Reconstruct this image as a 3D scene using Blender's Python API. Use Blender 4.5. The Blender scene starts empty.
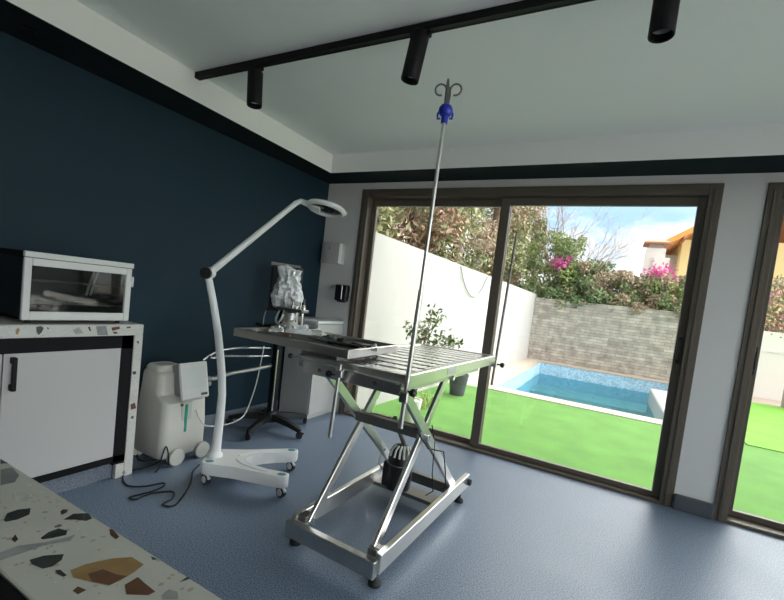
import bpy, bmesh, math, random
from math import sin, cos, pi, radians as RAD
from mathutils import Vector as V, Matrix as M

random.seed(7)
scn = bpy.context.scene
COL = scn.collection

# ------------------------------------------------------------------ camera
CAM = V((2.7547, -3.47, 1.2327))
FPX, YAW, PITCH, ROLL, UX, UY = 414.6552, -0.4752, -0.0613, 0.1182, 397.1955, 322.9187
_f = V((sin(YAW) * cos(PITCH), cos(YAW) * cos(PITCH), sin(PITCH)))
_r = V((cos(YAW), -sin(YAW), 0)); _u = _r.cross(_f)
RGT = _r * cos(ROLL) + _u * sin(ROLL); UPV = _u * cos(ROLL) - _r * sin(ROLL)
cd = bpy.data.cameras.new('camera'); cam = bpy.data.objects.new('camera', cd); COL.objects.link(cam)
cam.matrix_world = M(((RGT.x, UPV.x, -_f.x, CAM.x), (RGT.y, UPV.y, -_f.y, CAM.y), (RGT.z, UPV.z, -_f.z, CAM.z), (0, 0, 0, 1)))
cd.sensor_fit = 'HORIZONTAL'; cd.sensor_width = 36; cd.lens = FPX / 784 * 36
cd.shift_x = -(UX - 392) / 784; cd.shift_y = (UY - 300) / 784
cd.clip_start = .03; cd.clip_end = 300
scn.camera = cam

def at(px, ax, v):
    """point of the room on the plane ax = v that a measured image point shows"""
    d = RGT * ((px[0] - UX) / FPX) + UPV * ((UY - px[1]) / FPX) + _f
    i = 'xyz'.index(ax)
    return CAM + d * ((v - CAM[i]) / d[i])

# ------------------------------------------------------------------ mesh helper
class MB:
    def __init__(self, xf=None):
        self.bm = bmesh.new(); self.xf = xf or M.Identity(4); self.mi = 0
    def _fin(self, vs, fs, m=None):
        for v in vs: v.co = self.xf @ ((m @ v.co) if m else v.co)
        for f in fs: f.material_index = self.mi; f.smooth = True
    def box(self, a, b, bev=0, m=None, seg=1):
        a, b = V(a), V(b)
        tm = bmesh.new()
        r = bmesh.ops.create_cube(tm, size=1)
        for v in r['verts']:
            v.co = V(((a[i] + b[i]) / 2 + v.co[i] * abs(b[i] - a[i]) for i in range(3)))
        if bev:
            bmesh.ops.bevel(tm, geom=tm.edges[:], offset=bev, segments=seg, profile=.5, affect='EDGES')
        self._merge(tm, m); return self
    def _merge(self, tm, m=None):
        mp = {}
        nv = []; nf = []
        for v in tm.verts:
            w = self.bm.verts.new(v.co); mp[v] = w; nv.append(w)
        for f in tm.faces:
            try: nf.append(self.bm.faces.new([mp[v] for v in f.verts]))
            except ValueError: pass
        tm.free(); self._fin(nv, nf, m)
    def tube(self, path, r, seg=12, closed=False, m=None, caps=True):
        P = [V(p) for p in path]; n = len(P)
        rs = r if isinstance(r, (list, tuple)) else [r] * n
        tm = bmesh.new(); rings = []; prev = None
        for i in range(n):
            if closed: t = P[(i + 1) % n] - P[i - 1]
            else: t = P[min(i + 1, n - 1)] - P[max(i - 1, 0)]
            t.normalize()
            if prev is None:
                a = t.orthogonal().normalized()
            else:
                a = prev - t * prev.dot(t)
                a = a.normalized() if a.length > 1e-6 else t.orthogonal().normalized()
            prev = a; b = t.cross(a)
            rings.append([tm.verts.new(P[i] + (a * cos(2 * pi * k / seg) + b * sin(2 * pi * k / seg)) * rs[i]) for k in range(seg)])
        for i in range(n if closed else n - 1):
            A, B = rings[i], rings[(i + 1) % n]
            for k in range(seg):
                tm.faces.new((A[k], A[(k + 1) % seg], B[(k + 1) % seg], B[k]))
        if not closed and caps:
            tm.faces.new(rings[0][::-1]); tm.faces.new(rings[-1])
        self._merge(tm, m); return self
    def cyl(self, a, b, r, r2=None, seg=20, m=None):
        return self.tube([a, b], [r, r if r2 is None else r2], seg, m=m)
    def lathe(self, prof, seg=32, m=None):
        """prof: (r, z) pairs, turned about z"""
        tm = bmesh.new(); rings = []
        for r, z in prof:
            if r < 1e-6: rings.append([tm.verts.new((0, 0, z))])
            else: rings.append([tm.verts.new((r * cos(2 * pi * k / seg), r * sin(2 * pi * k / seg), z)) for k in range(seg)])
        for A, B in zip(rings, rings[1:]):
            for k in range(seg):
                q = [A[k % len(A)], A[(k + 1) % len(A)], B[(k + 1) % len(B)], B[k % len(B)]]
                q = list(dict.fromkeys(q))
                if len(q) > 2: tm.faces.new(q)
        self._merge(tm, m); return self
    def prism(self, poly, z0, z1, m=None, bev=0):
        tm = bmesh.new()
        lo = [tm.verts.new((x, y, z0)) for x, y in poly]; hi = [tm.verts.new((x, y, z1)) for x, y in poly]
        n = len(poly)
        tm.faces.new(lo[::-1]); tm.faces.new(hi)
        for k in range(n): tm.faces.new((lo[k], lo[(k + 1) % n], hi[(k + 1) % n], hi[k]))
        if bev: bmesh.ops.bevel(tm, geom=[e for e in tm.edges], offset=bev, segments=1, profile=.5, affect='EDGES')
        self._merge(tm, m); return self
    def ell(self, c, r, m=None, u=20, v=12):
        tm = bmesh.new()
        bmesh.ops.create_uvsphere(tm, u_segments=u, v_segments=v, radius=1)
        for w in tm.verts: w.co = V((c[0] + w.co.x * r[0], c[1] + w.co.y * r[1], c[2] + w.co.z * r[2]))
        self._merge(tm, m); return self
    def face(self, pts):
        tm = bmesh.new(); tm.faces.new([tm.verts.new(p) for p in pts]); self._merge(tm); return self
    def loft(self, rings, m=None):
        """closed rings of equal length, capped"""
        tm = bmesh.new(); R = [[tm.verts.new(p) for p in q] for q in rings]; n = len(R[0])
        for A, B in zip(R, R[1:]):
            for k in range(n): tm.faces.new((A[k], A[(k + 1) % n], B[(k + 1) % n], B[k]))
        tm.faces.new(R[0][::-1]); tm.faces.new(R[-1])
        self._merge(tm, m); return self
    def mat(self, i): self.mi = i; return self
    def build(self, name, mats, parent=None, base=None, flat=False, ang=35, normals=True):
        me = bpy.data.meshes.new(name)
        if normals: bmesh.ops.recalc_face_normals(self.bm, faces=self.bm.faces[:])
        off = world_of(parent) if parent else V(base or (0, 0, 0))
        for v in self.bm.verts: v.co -= off
        self.bm.to_mesh(me); self.bm.free()
        for mm in (mats if isinstance(mats, (list, tuple)) else [mats]): me.materials.append(mm)
        if flat:
            for p in me.polygons: p.use_smooth = False
        else: me.set_sharp_from_angle(angle=RAD(ang))
        o = bpy.data.objects.new(name, me); COL.objects.link(o)
        if parent: o.parent = parent
        else: o.location = off
        return o

def world_of(o):
    p = V((0, 0, 0))
    while o: p += o.location; o = o.parent
    return p

def tag(o, label, cat, group=None, kind=None):
    o['label'] = label; o['category'] = cat
    if group: o['group'] = group
    if kind: o['kind'] = kind
    return o
def thing(name, label, cat, loc=(0, 0, 0), group=None, kind=None):
    o = bpy.data.objects.new(name, None); COL.objects.link(o); o.location = loc; o.empty_display_size = .1
    return tag(o, label, cat, group, kind)
def struct(o, label, cat):
    return tag(o, label, cat, None, 'structure')
def copy_tree(o, parent=None):
    c = o.copy(); COL.objects.link(c)
    if parent: c.parent = parent
    for ch in list(o.children): copy_tree(ch, c)
    return c

# ------------------------------------------------------------------ materials
def nt(name):
    m = bpy.data.materials.new(name); m.use_nodes = True
    t = m.node_tree; return m, t, t.nodes['Principled BSDF'], t.nodes['Material Output']
def N(t, kind, **kw):
    n = t.nodes.new(kind)
    for k, v in kw.items():
        if k in n.inputs: n.inputs[k].default_value = v
        else: setattr(n, k, v)
    return n
def mat(name, c, rough=.5, metal=0, var=0, vscale=8, bump=0, bscale=60, spec=.5, coat=0, stretch=None):
    m, t, b, o = nt(name)
    b.inputs['Base Color'].default_value = (*c, 1); b.inputs['Roughness'].default_value = rough
    b.inputs['Metallic'].default_value = metal; b.inputs['Specular IOR Level'].default_value = spec
    b.inputs['Coat Weight'].default_value = coat
    tc = N(t, 'ShaderNodeTexCoord'); src = tc.outputs['Object']
    if stretch:
        mp = N(t, 'ShaderNodeMapping'); mp.inputs['Scale'].default_value = stretch
        t.links.new(src, mp.inputs[0]); src = mp.outputs[0]
    if var:
        n = N(t, 'ShaderNodeTexNoise', Scale=vscale, Detail=4); t.links.new(src, n.inputs['Vector'])
        x = N(t, 'ShaderNodeMix', data_type='RGBA')
        x.inputs[6].default_value = (*[max(0, v * (1 - var)) for v in c], 1); x.inputs[7].default_value = (*[min(1, v * (1 + var)) for v in c], 1)
        t.links.new(n.outputs[0], x.inputs[0]); t.links.new(x.outputs[2], b.inputs['Base Color'])
    if bump:
        n = N(t, 'ShaderNodeTexNoise', Scale=bscale, Detail=3); t.links.new(src, n.inputs['Vector'])
        bp = N(t, 'ShaderNodeBump', Strength=bump, Distance=.01); t.links.new(n.outputs[0], bp.inputs['Height'])
        t.links.new(bp.outputs[0], b.inputs['Normal'])
    return m
def clear(name, tint=(1, 1, 1), gloss=1.0, rough=.02, ior=1.45, bump=0, bscale=3):
    m, t, b, o = nt(name); t.nodes.remove(b)
    tr = N(t, 'ShaderNodeBsdfTransparent', Color=(*tint, 1)); gl = N(t, 'ShaderNodeBsdfGlossy', Roughness=rough)
    fr = N(t, 'ShaderNodeFresnel', IOR=ior); mu = N(t, 'ShaderNodeMath', operation='MULTIPLY'); mu.inputs[1].default_value = gloss
    mx = N(t, 'ShaderNodeMixShader')
    t.links.new(fr.outputs[0], mu.inputs[0]); t.links.new(mu.outputs[0], mx.inputs[0])
    t.links.new(tr.outputs[0], mx.inputs[1]); t.links.new(gl.outputs[0], mx.inputs[2]); t.links.new(mx.outputs[0], o.inputs[0])
    if bump:
        tc = N(t, 'ShaderNodeTexCoord'); n = N(t, 'ShaderNodeTexNoise', Scale=bscale, Detail=3)
        t.links.new(tc.outputs['Object'], n.inputs['Vector'])
        bp = N(t, 'ShaderNodeBump', Strength=bump, Distance=.05); t.links.new(n.outputs[0], bp.inputs['Height'])
        t.links.new(bp.outputs[0], gl.inputs['Normal']); t.links.new(bp.outputs[0], fr.inputs['Normal'])
    return m

def terrazzo(name, base=(.62, .61, .55), chip_share=.05):
    m, t, b, o = nt(name); b.inputs['Roughness'].default_value = .38
    tc = N(t, 'ShaderNodeTexCoord')
    ns = N(t, 'ShaderNodeTexNoise', Scale=18, Detail=2); t.links.new(tc.outputs['Object'], ns.inputs['Vector'])
    ad = N(t, 'ShaderNodeMix', data_type='VECTOR'); ad.inputs[0].default_value = .035
    t.links.new(tc.outputs['Object'], ad.inputs[4]); t.links.new(ns.outputs['Color'], ad.inputs[5])
    col = None
    n0 = N(t, 'ShaderNodeTexNoise', Scale=9, Detail=5); t.links.new(tc.outputs['Object'], n0.inputs['Vector'])
    x0 = N(t, 'ShaderNodeMix', data_type='RGBA'); x0.inputs[6].default_value = (*[v * .88 for v in base], 1); x0.inputs[7].default_value = (*[v * 1.12 for v in base], 1)
    t.links.new(n0.outputs[0], x0.inputs[0]); col = x0.outputs[2]
    for sc, thr, keep, stops in ((130, .32, .45, [(0, (.62, .61, .57)), (.5, (.42, .42, .39)), (.8, (.5, .42, .33)), (1, (.7, .7, .66))]),
                                 (46, .26, chip_share, [(0, (.60, .59, .55)), (.3, (.36, .37, .36)), (.55, (.2, .2, .2)), (.75, (.33, .2, .14)), (1, (.55, .45, .3))])):
        vo = N(t, 'ShaderNodeTexVoronoi', Scale=sc); t.links.new(ad.outputs[1], vo.inputs['Vector'])
        sp = N(t, 'ShaderNodeSeparateColor'); t.links.new(vo.outputs['Color'], sp.inputs[0])
        lt = N(t, 'ShaderNodeMath', operation='LESS_THAN'); lt.inputs[1].default_value = thr; t.links.new(vo.outputs['Distance'], lt.inputs[0])
        kp = N(t, 'ShaderNodeMath', operation='LESS_THAN'); kp.inputs[1].default_value = keep; t.links.new(sp.outputs[0], kp.inputs[0])
        mu = N(t, 'ShaderNodeMath', operation='MULTIPLY'); t.links.new(lt.outputs[0], mu.inputs[0]); t.links.new(kp.outputs[0], mu.inputs[1])
        cr = N(t, 'ShaderNodeValToRGB'); cr.color_ramp.interpolation = 'CONSTANT'
        e = cr.color_ramp.elements
        while len(e) < len(stops): e.new(.5)
        for i, (p, c) in enumerate(stops): e[i].position = p * .9; e[i].color = (*c, 1)
        t.links.new(sp.outputs[1], cr.inputs[0])
        x = N(t, 'ShaderNodeMix', data_type='RGBA'); t.links.new(mu.outputs[0], x.inputs[0]); t.links.new(col, x.inputs[6]); t.links.new(cr.outputs[0], x.inputs[7])
        col = x.outputs[2]
    t.links.new(col, b.inputs['Base Color'])
    return m

def speckle(name, a, bcol, rough, scale=420):
    m, t, b, o = nt(name); b.inputs['Roughness'].default_value = rough
    tc = N(t, 'ShaderNodeTexCoord')
    vo = N(t, 'ShaderNodeTexNoise', Scale=scale, Detail=2); t.links.new(tc.outputs['Object'], vo.inputs['Vector'])
    n2 = N(t, 'ShaderNodeTexNoise', Scale=2.5, Detail=3); t.links.new(tc.outputs['Object'], n2.inputs['Vector'])
    cr = N(t, 'ShaderNodeValToRGB'); e = cr.color_ramp.elements; e[0].position = .36; e[1].position = .66
    e[0].color = (*a, 1); e[1].color = (*bcol, 1); t.links.new(vo.outputs[0], cr.inputs[0])
    rr = N(t, 'ShaderNodeMapRange'); rr.inputs[3].default_value = rough - .06; rr.inputs[4].default_value = rough + .08
    t.links.new(n2.outputs[0], rr.inputs[0]); t.links.new(rr.outputs[0], b.inputs['Roughness'])
    t.links.new(cr.outputs[0], b.inputs['Base Color'])
    bp = N(t, 'ShaderNodeBump', Strength=.12, Distance=.002); t.links.new(vo.outputs[0], bp.inputs['Height']); t.links.new(bp.outputs[0], b.inputs['Normal'])
    return m

def stonewall(name):
    m, t, b, o = nt(name); b.inputs['Roughness'].default_value = .9
    tc = N(t, 'ShaderNodeTexCoord'); mp = N(t, 'ShaderNodeMapping'); mp.inputs['Rotation'].default_value = (RAD(90), 0, 0)
    t.links.new(tc.outputs['Object'], mp.inputs[0])
    br = N(t, 'ShaderNodeTexBrick', Scale=1.0); br.inputs['Brick Width'].default_value = .34; br.inputs['Row Height'].default_value = .075
    br.inputs['Mortar Size'].default_value = .006; br.inputs['Color1'].default_value = (.50, .45, .39, 1); br.inputs['Color2'].default_value = (.34, .305, .265, 1); br.inputs['Mortar'].default_value = (.26, .235, .205, 1)
    br.offset = .37
    t.links.new(mp.outputs[0], br.inputs['Vector'])
    n = N(t, 'ShaderNodeTexNoise', Scale=5, Detail=6); t.links.new(tc.outputs['Object'], n.inputs['Vector'])
    x = N(t, 'ShaderNodeMix', data_type='RGBA', blend_type='OVERLAY'); x.inputs[0].default_value = .75
    t.links.new(br.outputs[0], x.inputs[6]); t.links.new(n.outputs[0], x.inputs[7]); t.links.new(x.outputs[2], b.inputs['Base Color'])
    bp = N(t, 'ShaderNodeBump', Strength=.6, Distance=.03); t.links.new(br.outputs[0], bp.inputs['Height']); t.links.new(bp.outputs[0], b.inputs['Normal'])
    return m

def mosaic(name, c):
    m, t, b, o = nt(name); b.inputs['Roughness'].default_value = .3
    tc = N(t, 'ShaderNodeTexCoord'); vo = N(t, 'ShaderNodeTexVoronoi', Scale=28, feature='F1', distance='CHEBYCHEV', Randomness=0.0)
    t.links.new(tc.outputs['Object'], vo.inputs['Vector'])
    x = N(t, 'ShaderNodeMix', data_type='RGBA'); x.inputs[6].default_value = (*[v * .75 for v in c], 1); x.inputs[7].default_value = (*[min(1, v * 1.2) for v in c], 1)
    wn = N(t, 'ShaderNodeTexWhiteNoise'); t.links.new(vo.outputs['Position'], wn.inputs['Vector']); t.links.new(wn.outputs[0], x.inputs[0]); t.links.new(x.outputs[2], b.inputs['Base Color'])
    return m

K = {}
K['white_paint'] = mat('white_paint', (.68, .68, .67), .75, bump=.05, bscale=220)
K['ceiling_paint'] = mat('ceiling_paint', (.84, .855, .84), .85)
K['lit_white'] = mat('lit_white_paint', (.86, .86, .83), .8)  # white paint brightened for the soffit face, side light put into the colour
K['navy'] = mat('navy_paint', (.010, .030, .046), .6, spec=.25, bump=.05, bscale=240)
K['dark_soffit'] = mat('dark_soffit_paint', (.007, .014, .017), .8, spec=.2)
K['floor'] = speckle('blue_vinyl', (.062, .095, .150), (.245, .305, .40), .40, 170)
K['cove'] = speckle('vinyl_upturn', (.10, .125, .16), (.22, .25, .30), .5, 170)
K['graybase'] = mat('dark_skirting', (.075, .085, .10), .5)
K['bronze'] = mat('bronze_aluminium', (.115, .095, .073), .45, .1, var=.12, vscale=30)
K['black'] = mat('black_paint', (.004, .004, .005), .55, spec=.25)
K['blackplastic'] = mat('black_plastic', (.010, .010, .011), .35)
K['rubber'] = mat('black_rubber', (.012, .012, .013), .7)
K['carcass'] = mat('black_laminate', (.006, .006, .007), .7, spec=.2)
K['lacquer'] = mat('white_lacquer', (.50, .495, .485), .4)
K['whiteplastic'] = mat('white_plastic', (.70, .70, .67), .4)
K['offwhite'] = mat('offwhite_plastic', (.62, .61, .55), .45)
K['greyplastic'] = mat('grey_plastic', (.30, .30, .29), .5)
K['enamel'] = mat('white_enamel', (.74, .75, .74), .3)
K['steel'] = mat('brushed_steel', (.74, .73, .69), .30, 1, var=.06, vscale=40, bump=.05, bscale=50, stretch=(1, 12, 12))
K['steel2'] = mat('satin_steel', (.66, .65, .62), .33, 1, var=.08, vscale=20)
K['tray_steel'] = mat('tray_steel', (.46, .44, .41), .32, 1, var=.1, vscale=20)
K['tray_liner'] = mat('tray_liner', (.05, .048, .045), .5, .3)
K['slat_steel'] = mat('slat_steel', (.80, .79, .78), .20, 1)
K['chrome'] = mat('chrome', (.75, .75, .74), .15, 1)
K['darksteel'] = mat('dark_steel', (.22, .21, .20), .42, .8, var=.15, vscale=20)
K['terrazzo'] = terrazzo('terrazzo')
K['terrazzo_light'] = terrazzo('terrazzo_light', (.60, .59, .55), .12)
for k, c in dict(chip_dark=(.045, .052, .05), chip_grey=(.24, .25, .25), chip_lgrey=(.36, .37, .36), chip_white=(.58, .59, .55), chip_tan=(.36, .22, .09), chip_rust=(.17, .075, .04), chip_brown=(.11, .045, .03)).items():
    K[k] = mat(k, c, .35, var=.35, vscale=60)
K['glass'] = clear('window_glass', (.97, .98, .97), .7)
K['darkglass'] = clear('smoked_glass', (.72, .73, .73), 3.0, .05)
K['lens'] = clear('lens_glass', (.6, .62, .62), 1.0)
K['water'] = clear('pool_water', (.70, .92, .95), .45, .03, 1.33, bump=.25, bscale=4)
K['wrap'] = None
K['blue'] = mat('royal_blue_plastic', (.012, .03, .42), .35)
K['teal'] = mat('teal_plastic', (.10, .28, .33), .4)
K['green'] = mat('green_plastic', (.02, .30, .22), .35)
K['turf'] = mat('artificial_turf', (.088, .225, .034), .9, var=.35, vscale=3, bump=.8, bscale=180)
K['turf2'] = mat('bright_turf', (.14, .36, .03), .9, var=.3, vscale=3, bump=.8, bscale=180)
K['render'] = mat('white_render', (.43, .41, .395), .85, bump=.06, bscale=90)
K['render2'] = mat('pinkish_render', (.78, .73, .70), .85, bump=.06, bscale=90)
K['paving'] = mat('beige_paving', (.48, .40, .33), .85, var=.12, vscale=6)
K['terrace'] = mat('bounce_terrace', (.66, .63, .58), .8, var=.1, vscale=4)  # unseen ground kept pale to bounce more light through the side window
K['coping'] = mat('cream_coping', (.38, .335, .275), .8, var=.08, vscale=5)
K['stone'] = stonewall('stacked_stone')
K['mosaic'] = mosaic('pale_mosaic', (.42, .56, .68))
K['mosaic_deep'] = mosaic('deep_mosaic', (.30, .56, .62))
K['ground'] = mat('dry_ground', (.25, .22, .17), .95, var=.2, vscale=3)
K['bark'] = mat('bark', (.16, .11, .08), .9, var=.3, vscale=15)
K['twig'] = mat('pale_twig', (.42, .34, .31), .9)
for k, c in dict(leaf_a=(0.204, 0.24, 0.108), leaf_b=(0.336, 0.216, 0.144), leaf_c=(0.312, 0.312, 0.156), leaf_d=(0.12, 0.192, 0.072), leaf_e=(0.312, 0.384, 0.12), leaf_f=(0.432, 0.324, 0.228), pink=(.75, .16, .42), leaf_g=(0.204, 0.252, 0.12), leaf_dry=(0.504, 0.396, 0.3)).items():
    K[k] = mat(k, c, .7)
K['housewall'] = mat('yellow_house_paint', (.85, .68, .33), .8)
K['eaves'] = mat('orange_eaves', (.75, .36, .09), .7)
K['tile'] = mat('terracotta_tile', (.45, .20, .12), .8)
K['pot_grey'] = mat('grey_pot', (.06, .065, .07), .7)
K['pot_white'] = mat('white_pot', (.75, .74, .70), .7)
K['paper'] = mat('white_paper', (.70, .69, .65), .8)
K['foil'] = mat('silver_foil', (.6, .6, .58), .25, .9, bump=.4, bscale=60)
K['brownplastic'] = mat('brown_plastic', (.25, .10, .04), .4)
K['label'] = mat('printed_label', (.50, .52, .47), .5)
K['display'] = mat('pale_display', (.66, .68, .66), .35)
K['cream_tube'] = mat('clear_tubing', (.60, .61, .58), .35)
K['lamp_inside'] = mat('lamp_reflector', (.45, .45, .43), .35, .6)
def wrapmat():
    m, t, b, o = nt('crumpled_clear_plastic')
    b.inputs['Base Color'].default_value = (.85, .86, .86, 1); b.inputs['Roughness'].default_value = .16
    tr = N(t, 'ShaderNodeBsdfTransparent'); mx = N(t, 'ShaderNodeMixShader'); tc = N(t, 'ShaderNodeTexCoord')
    n = N(t, 'ShaderNodeTexNoise', Scale=22, Detail=4); t.links.new(tc.outputs['Object'], n.inputs['Vector'])
    mr = N(t, 'ShaderNodeMapRange'); mr.inputs[1].default_value = .4; mr.inputs[2].default_value = .62; mr.inputs[3].default_value = .72; mr.inputs[4].default_value = 1.0
    t.links.new(n.outputs[0], mr.inputs[0]); t.links.new(mr.outputs[0], mx.inputs[0]); t.links.new(tr.outputs[0], mx.inputs[1]); t.links.new(b.outputs[0], mx.inputs[2]); t.links.new(mx.outputs[0], o.inputs[0])
    return m
K['wrap'] = wrapmat()

# ------------------------------------------------------------------ room shell
HS, HC = 2.308, 2.48
X1, Y0 = 5.5, -5.4
struct(MB().box((-.2, Y0 - .2, -.12), (X1 + .2, .02, 0)).build('floor', K['floor']), 'speckled blue vinyl floor of the treatment room', 'floor')
struct(MB().box((-.2, Y0 - .2, HC), (X1 + .2, .2, HC + .15)).build('ceiling', K['ceiling_paint']), 'pale grey recessed ceiling above the surgery table', 'ceiling')
struct(MB().loft([[(-.4, .2, z), (.008, .2, z), (-.215, Y0 - .2, z), (-.4, Y0 - .2, z)] for z in (0, HC)]).build('wall_left', K['navy']), 'dark navy side wall behind the magnifier lamp', 'wall')
w = MB()
w.box((0, 0, 0), (.422, .2, 2.244)); w.box((0, 0, 2.244), (X1 + .2, .2, HC)); w.box((3.291, 0, 0), (3.52, .2, 2.244)); w.box((5.3, 0, 0), (X1 + .2, .2, 2.244))
struct(w.build('wall_far', K['white_paint']), 'white wall around the sliding glass doors', 'wall')
w = MB()
w.box((X1, Y0, 0), (X1 + .2, -4.9, HC)); w.box((X1, -.5, 0), (X1 + .2, 0, HC)); w.box((X1, -4.9, 2.244), (X1 + .2, -.5, HC))
struct(w.build('wall_right', K['white_paint']), 'white wall with an added wide glazed opening opposite the navy wall', 'wall')
w = MB()
w.box((0, Y0 - .2, 0), (X1, Y0, HC))
struct(w.build('wall_near', K['white_paint']), 'plain wall closing the room behind the terrazzo ledge', 'wall')
# dropped soffit: dark underside, white inner face
s = MB(); s.box((-.22, Y0, HS + .004), (.252, -.314, HC)); s.mat(1).box((-.22, Y0, HS), (.2515, 0, HS + .004))
struct(s.build('trim_1', [K['lit_white'], K['dark_soffit']]), 'dropped soffit along the navy wall, white face and dark underside', 'soffit')
s = MB(); s.box((0, -.314, HS + .004), (X1, 0, HC)); s.mat(1).box((.2515, -.3135, HS), (X1, 0, HS + .004))
struct(s.build('trim_2', [K['ceiling_paint'], K['dark_soffit']]), 'dropped soffit above the glass doors, white face and dark underside', 'soffit')
b = MB(); b.prism([(-.017, -.43), (-.005, -.43), (-.065, -1.95), (-.077, -1.95)], 0, .1)
struct(b.build('baseboard_left', K['cove']), 'grey blue vinyl upturn at the foot of the navy wall', 'baseboard')
b = MB(); b.prism([(3.292, 0), (3.519, 0), (3.519, -.03), (3.292, -.03)], 0, .105, bev=.006)
struct(b.build('baseboard_far', K['graybase']), 'dark grey skirting below the white pier between the glass doors', 'baseboard')

# sliding doors ------------------------------------------------------
def sliding_door(name, x0, x1, mull, handle_x, label, hz=(1.0, 1.19)):
    root = thing(name, label, 'sliding door', (x0, .06, 0), kind='structure')
    f = MB(); T = .078
    f.box((x0, -.012, 0), (x0 + T, .14, 2.244), .003); f.box((x1 - T, -.012, 0), (x1, .14, 2.244), .003)
    f.box((x0 + T, -.012, 2.17), (x1 - T, .14, 2.244), .003); f.box((x0 + T, -.012, 0), (x1 - T, .14, .022), .003)
    f.box((x0 + .03, -.02, 0), (x0 + .05, -.012, 2.2), .002); f.box((x1 - .05, -.02, 0), (x1 - .03, -.012, 2.2), .002)
    f.build('outer_frame', K['bronze'], root)
    a, c = x0 + T - .004, x1 - T + .004
    for i, (p, q, y) in enumerate(((a, mull + .078, .085), (mull, c, .035))):
        s = MB(); st = .05
        s.box((p, y, .024), (p + (.078 if i else st), y + .04, 2.168), .003); s.box((q - (st if i else .078), y, .024), (q, y + .04, 2.168), .003)
        s.box((p, y + .001, 2.105), (q, y + .039, 2.168), .003); s.box((p, y + .001, .024), (q, y + .039, .062), .003)
        so = s.build('sash', K['bronze'], root)
        MB().box((p + .045, y + .016, .055), (q - .045, y + .022, 2.11)).build('pane', K['glass'], so)
    h = MB(); h.box((handle_x - .013, .012, hz[0]), (handle_x + .013, .036, hz[1]), .006); h.box((handle_x - .007, -.012, hz[0] + .03), (handle_x + .007, .014, hz[1] - .03), .005)
    h.build('door_handle', K['blackplastic'], root)['label'] = 'black sliding door handle'
    return root
sliding_door('door_1', .422, 3.291, 1.797, 3.19, 'bronze framed sliding glass door facing the pool')
sliding_door('door_2', 3.52, 5.3, 4.4, 3.605, 'bronze framed glass door right of the white pier, cut by the photo edge')
# unseen window wall on the right, added to let in more daylight
def fixed_window(name, a, bb, label):
    root = thing(name, label, 'window', ((a[0] + bb[0]) / 2, (a[1] + bb[1]) / 2, 0), kind='structure')
    f = MB(); dx, dy = V(bb) - V(a)
    n = 3
    for k in range(n + 1):
        x, y = a[0] + dx * k / n, a[1] + dy * k / n
        f.box((x - .03, y - .03, 0), (x + .03, y + .03, 2.244))
    f.box((a[0] - .03, a[1] - .03, 0), (bb[0] + .03, bb[1] + .03, .06)); f.box((a[0] - .03, a[1] - .03, 2.18), (bb[0] + .03, bb[1] + .03, 2.244))
    f.build('window_frame', K['bronze'], root)
    MB().box((a[0] - .004, a[1] - .004, .05), (bb[0] + .004, bb[1] + .004, 2.2)).build('pane', K['glass'], root)
fixed_window('window_1', (X1 + .1, -4.87), (X1 + .1, -.53), 'unseen bronze framed window wall opposite the navy wall, added for side light')

# recessed downlights in the soffits
for (p, lab) in ((at((440, 176.5), 'z', HS), 'small black recessed downlight in the soffit above the glass doors'),
                 (at((28, 29), 'z', HS), 'small black recessed downlight in the soffit over the navy wall')):
    q = MB(); q.lathe([(0, .0), (.03, .0), (.034, -.006), (.026, -.004), (.022, .001)], 24, M.Translation((p.x, p.y, HS - .0005)))
    tag(q.build('recessed_downlight', K['black'], base=(p.x, p.y, HS)), lab, 'downlight', 'recessed downlights')

# ------------------------------------------------------------------ track and spotlights
TY = -1.735
tr = thing('lighting_track', 'long black lighting track across the recessed ceiling', 'lighting track', (2.5, TY, HC))
t = MB(); t.box((.255, TY - .018, HC - .034), (4.9, TY + .018, HC), .002); t.box((.255, TY - .018, HC - .036), (4.9, TY - .011, HC - .03)); t.box((.255, TY + .011, HC - .036), (4.9, TY + .018, HC - .03))
t.build('rail', K['black'], tr)
t = MB(); t.box((.252, TY - .02, HC - .037), (.275, TY + .02, HC), .003); t.build('end_cap', K['black'], tr)
def spot(top, bot, r, label):
    """cylinder head hung from the track, top and bottom of its axis given"""
    root = thing('track_spotlight', label, 'spotlight', (top[0], TY, HC - .034), 'black spotlights on the ceiling track')
    a, b = V(top), V(bot); d = (b - a).normalized()
    m = MB(); m.box((a.x - .05, TY - .017, HC - .058), (a.x + .05, TY + .017, HC - .034), .004); m.build('track_adapter', K['black'], root)
    side = d.cross(V((0, 1, 0))).normalized() if abs(d.y) < .9 else V((1, 0, 0))
    m = MB(); m.cyl((a.x, TY, HC - .055), (a.x, TY, HC - .085), .011); m.cyl((a.x, TY, HC - .08), a + d * .03, .014)
    m.build('swivel', K['black'], root)
    rot = d.to_track_quat('Z', 'Y').to_matrix().to_4x4(); L = (b - a).length
    m = MB(); m.lathe([(0, 0), (r * .92, 0), (r, .004), (r, L - .002), (r * .97, L), (r * .88, L - .004), (r * .86, L - .03)], 36, M.Translation(a) @ rot)
    hd = m.build('lamp_head', K['black'], root)
    m = MB(); m.lathe([(r * .86, L - .03), (r * .6, L - .05), (r * .3, L - .056), (0, L - .056)], 30, M.Translation(a) @ rot)
    m.build('reflector', K['lamp_inside'], hd)
p1t, p1b = at((255.5, 72), 'y', TY), at((254.3, 106), 'y', TY)
spot(p1t, p1b, .042, 'short black track spotlight nearest the navy wall')
p2t, p2b = at((421, 33), 'y', TY), at((409.5, 81), 'y', TY)
spot(p2t, p2b, .042, 'tilted black track spotlight in the middle of the track')
p3t, p3b = at((670, -22), 'y', TY), at((661, 36.5), 'y', TY)
spot(p3t, p3b, .042, 'black track spotlight cut by the top edge of the photo')

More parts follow.
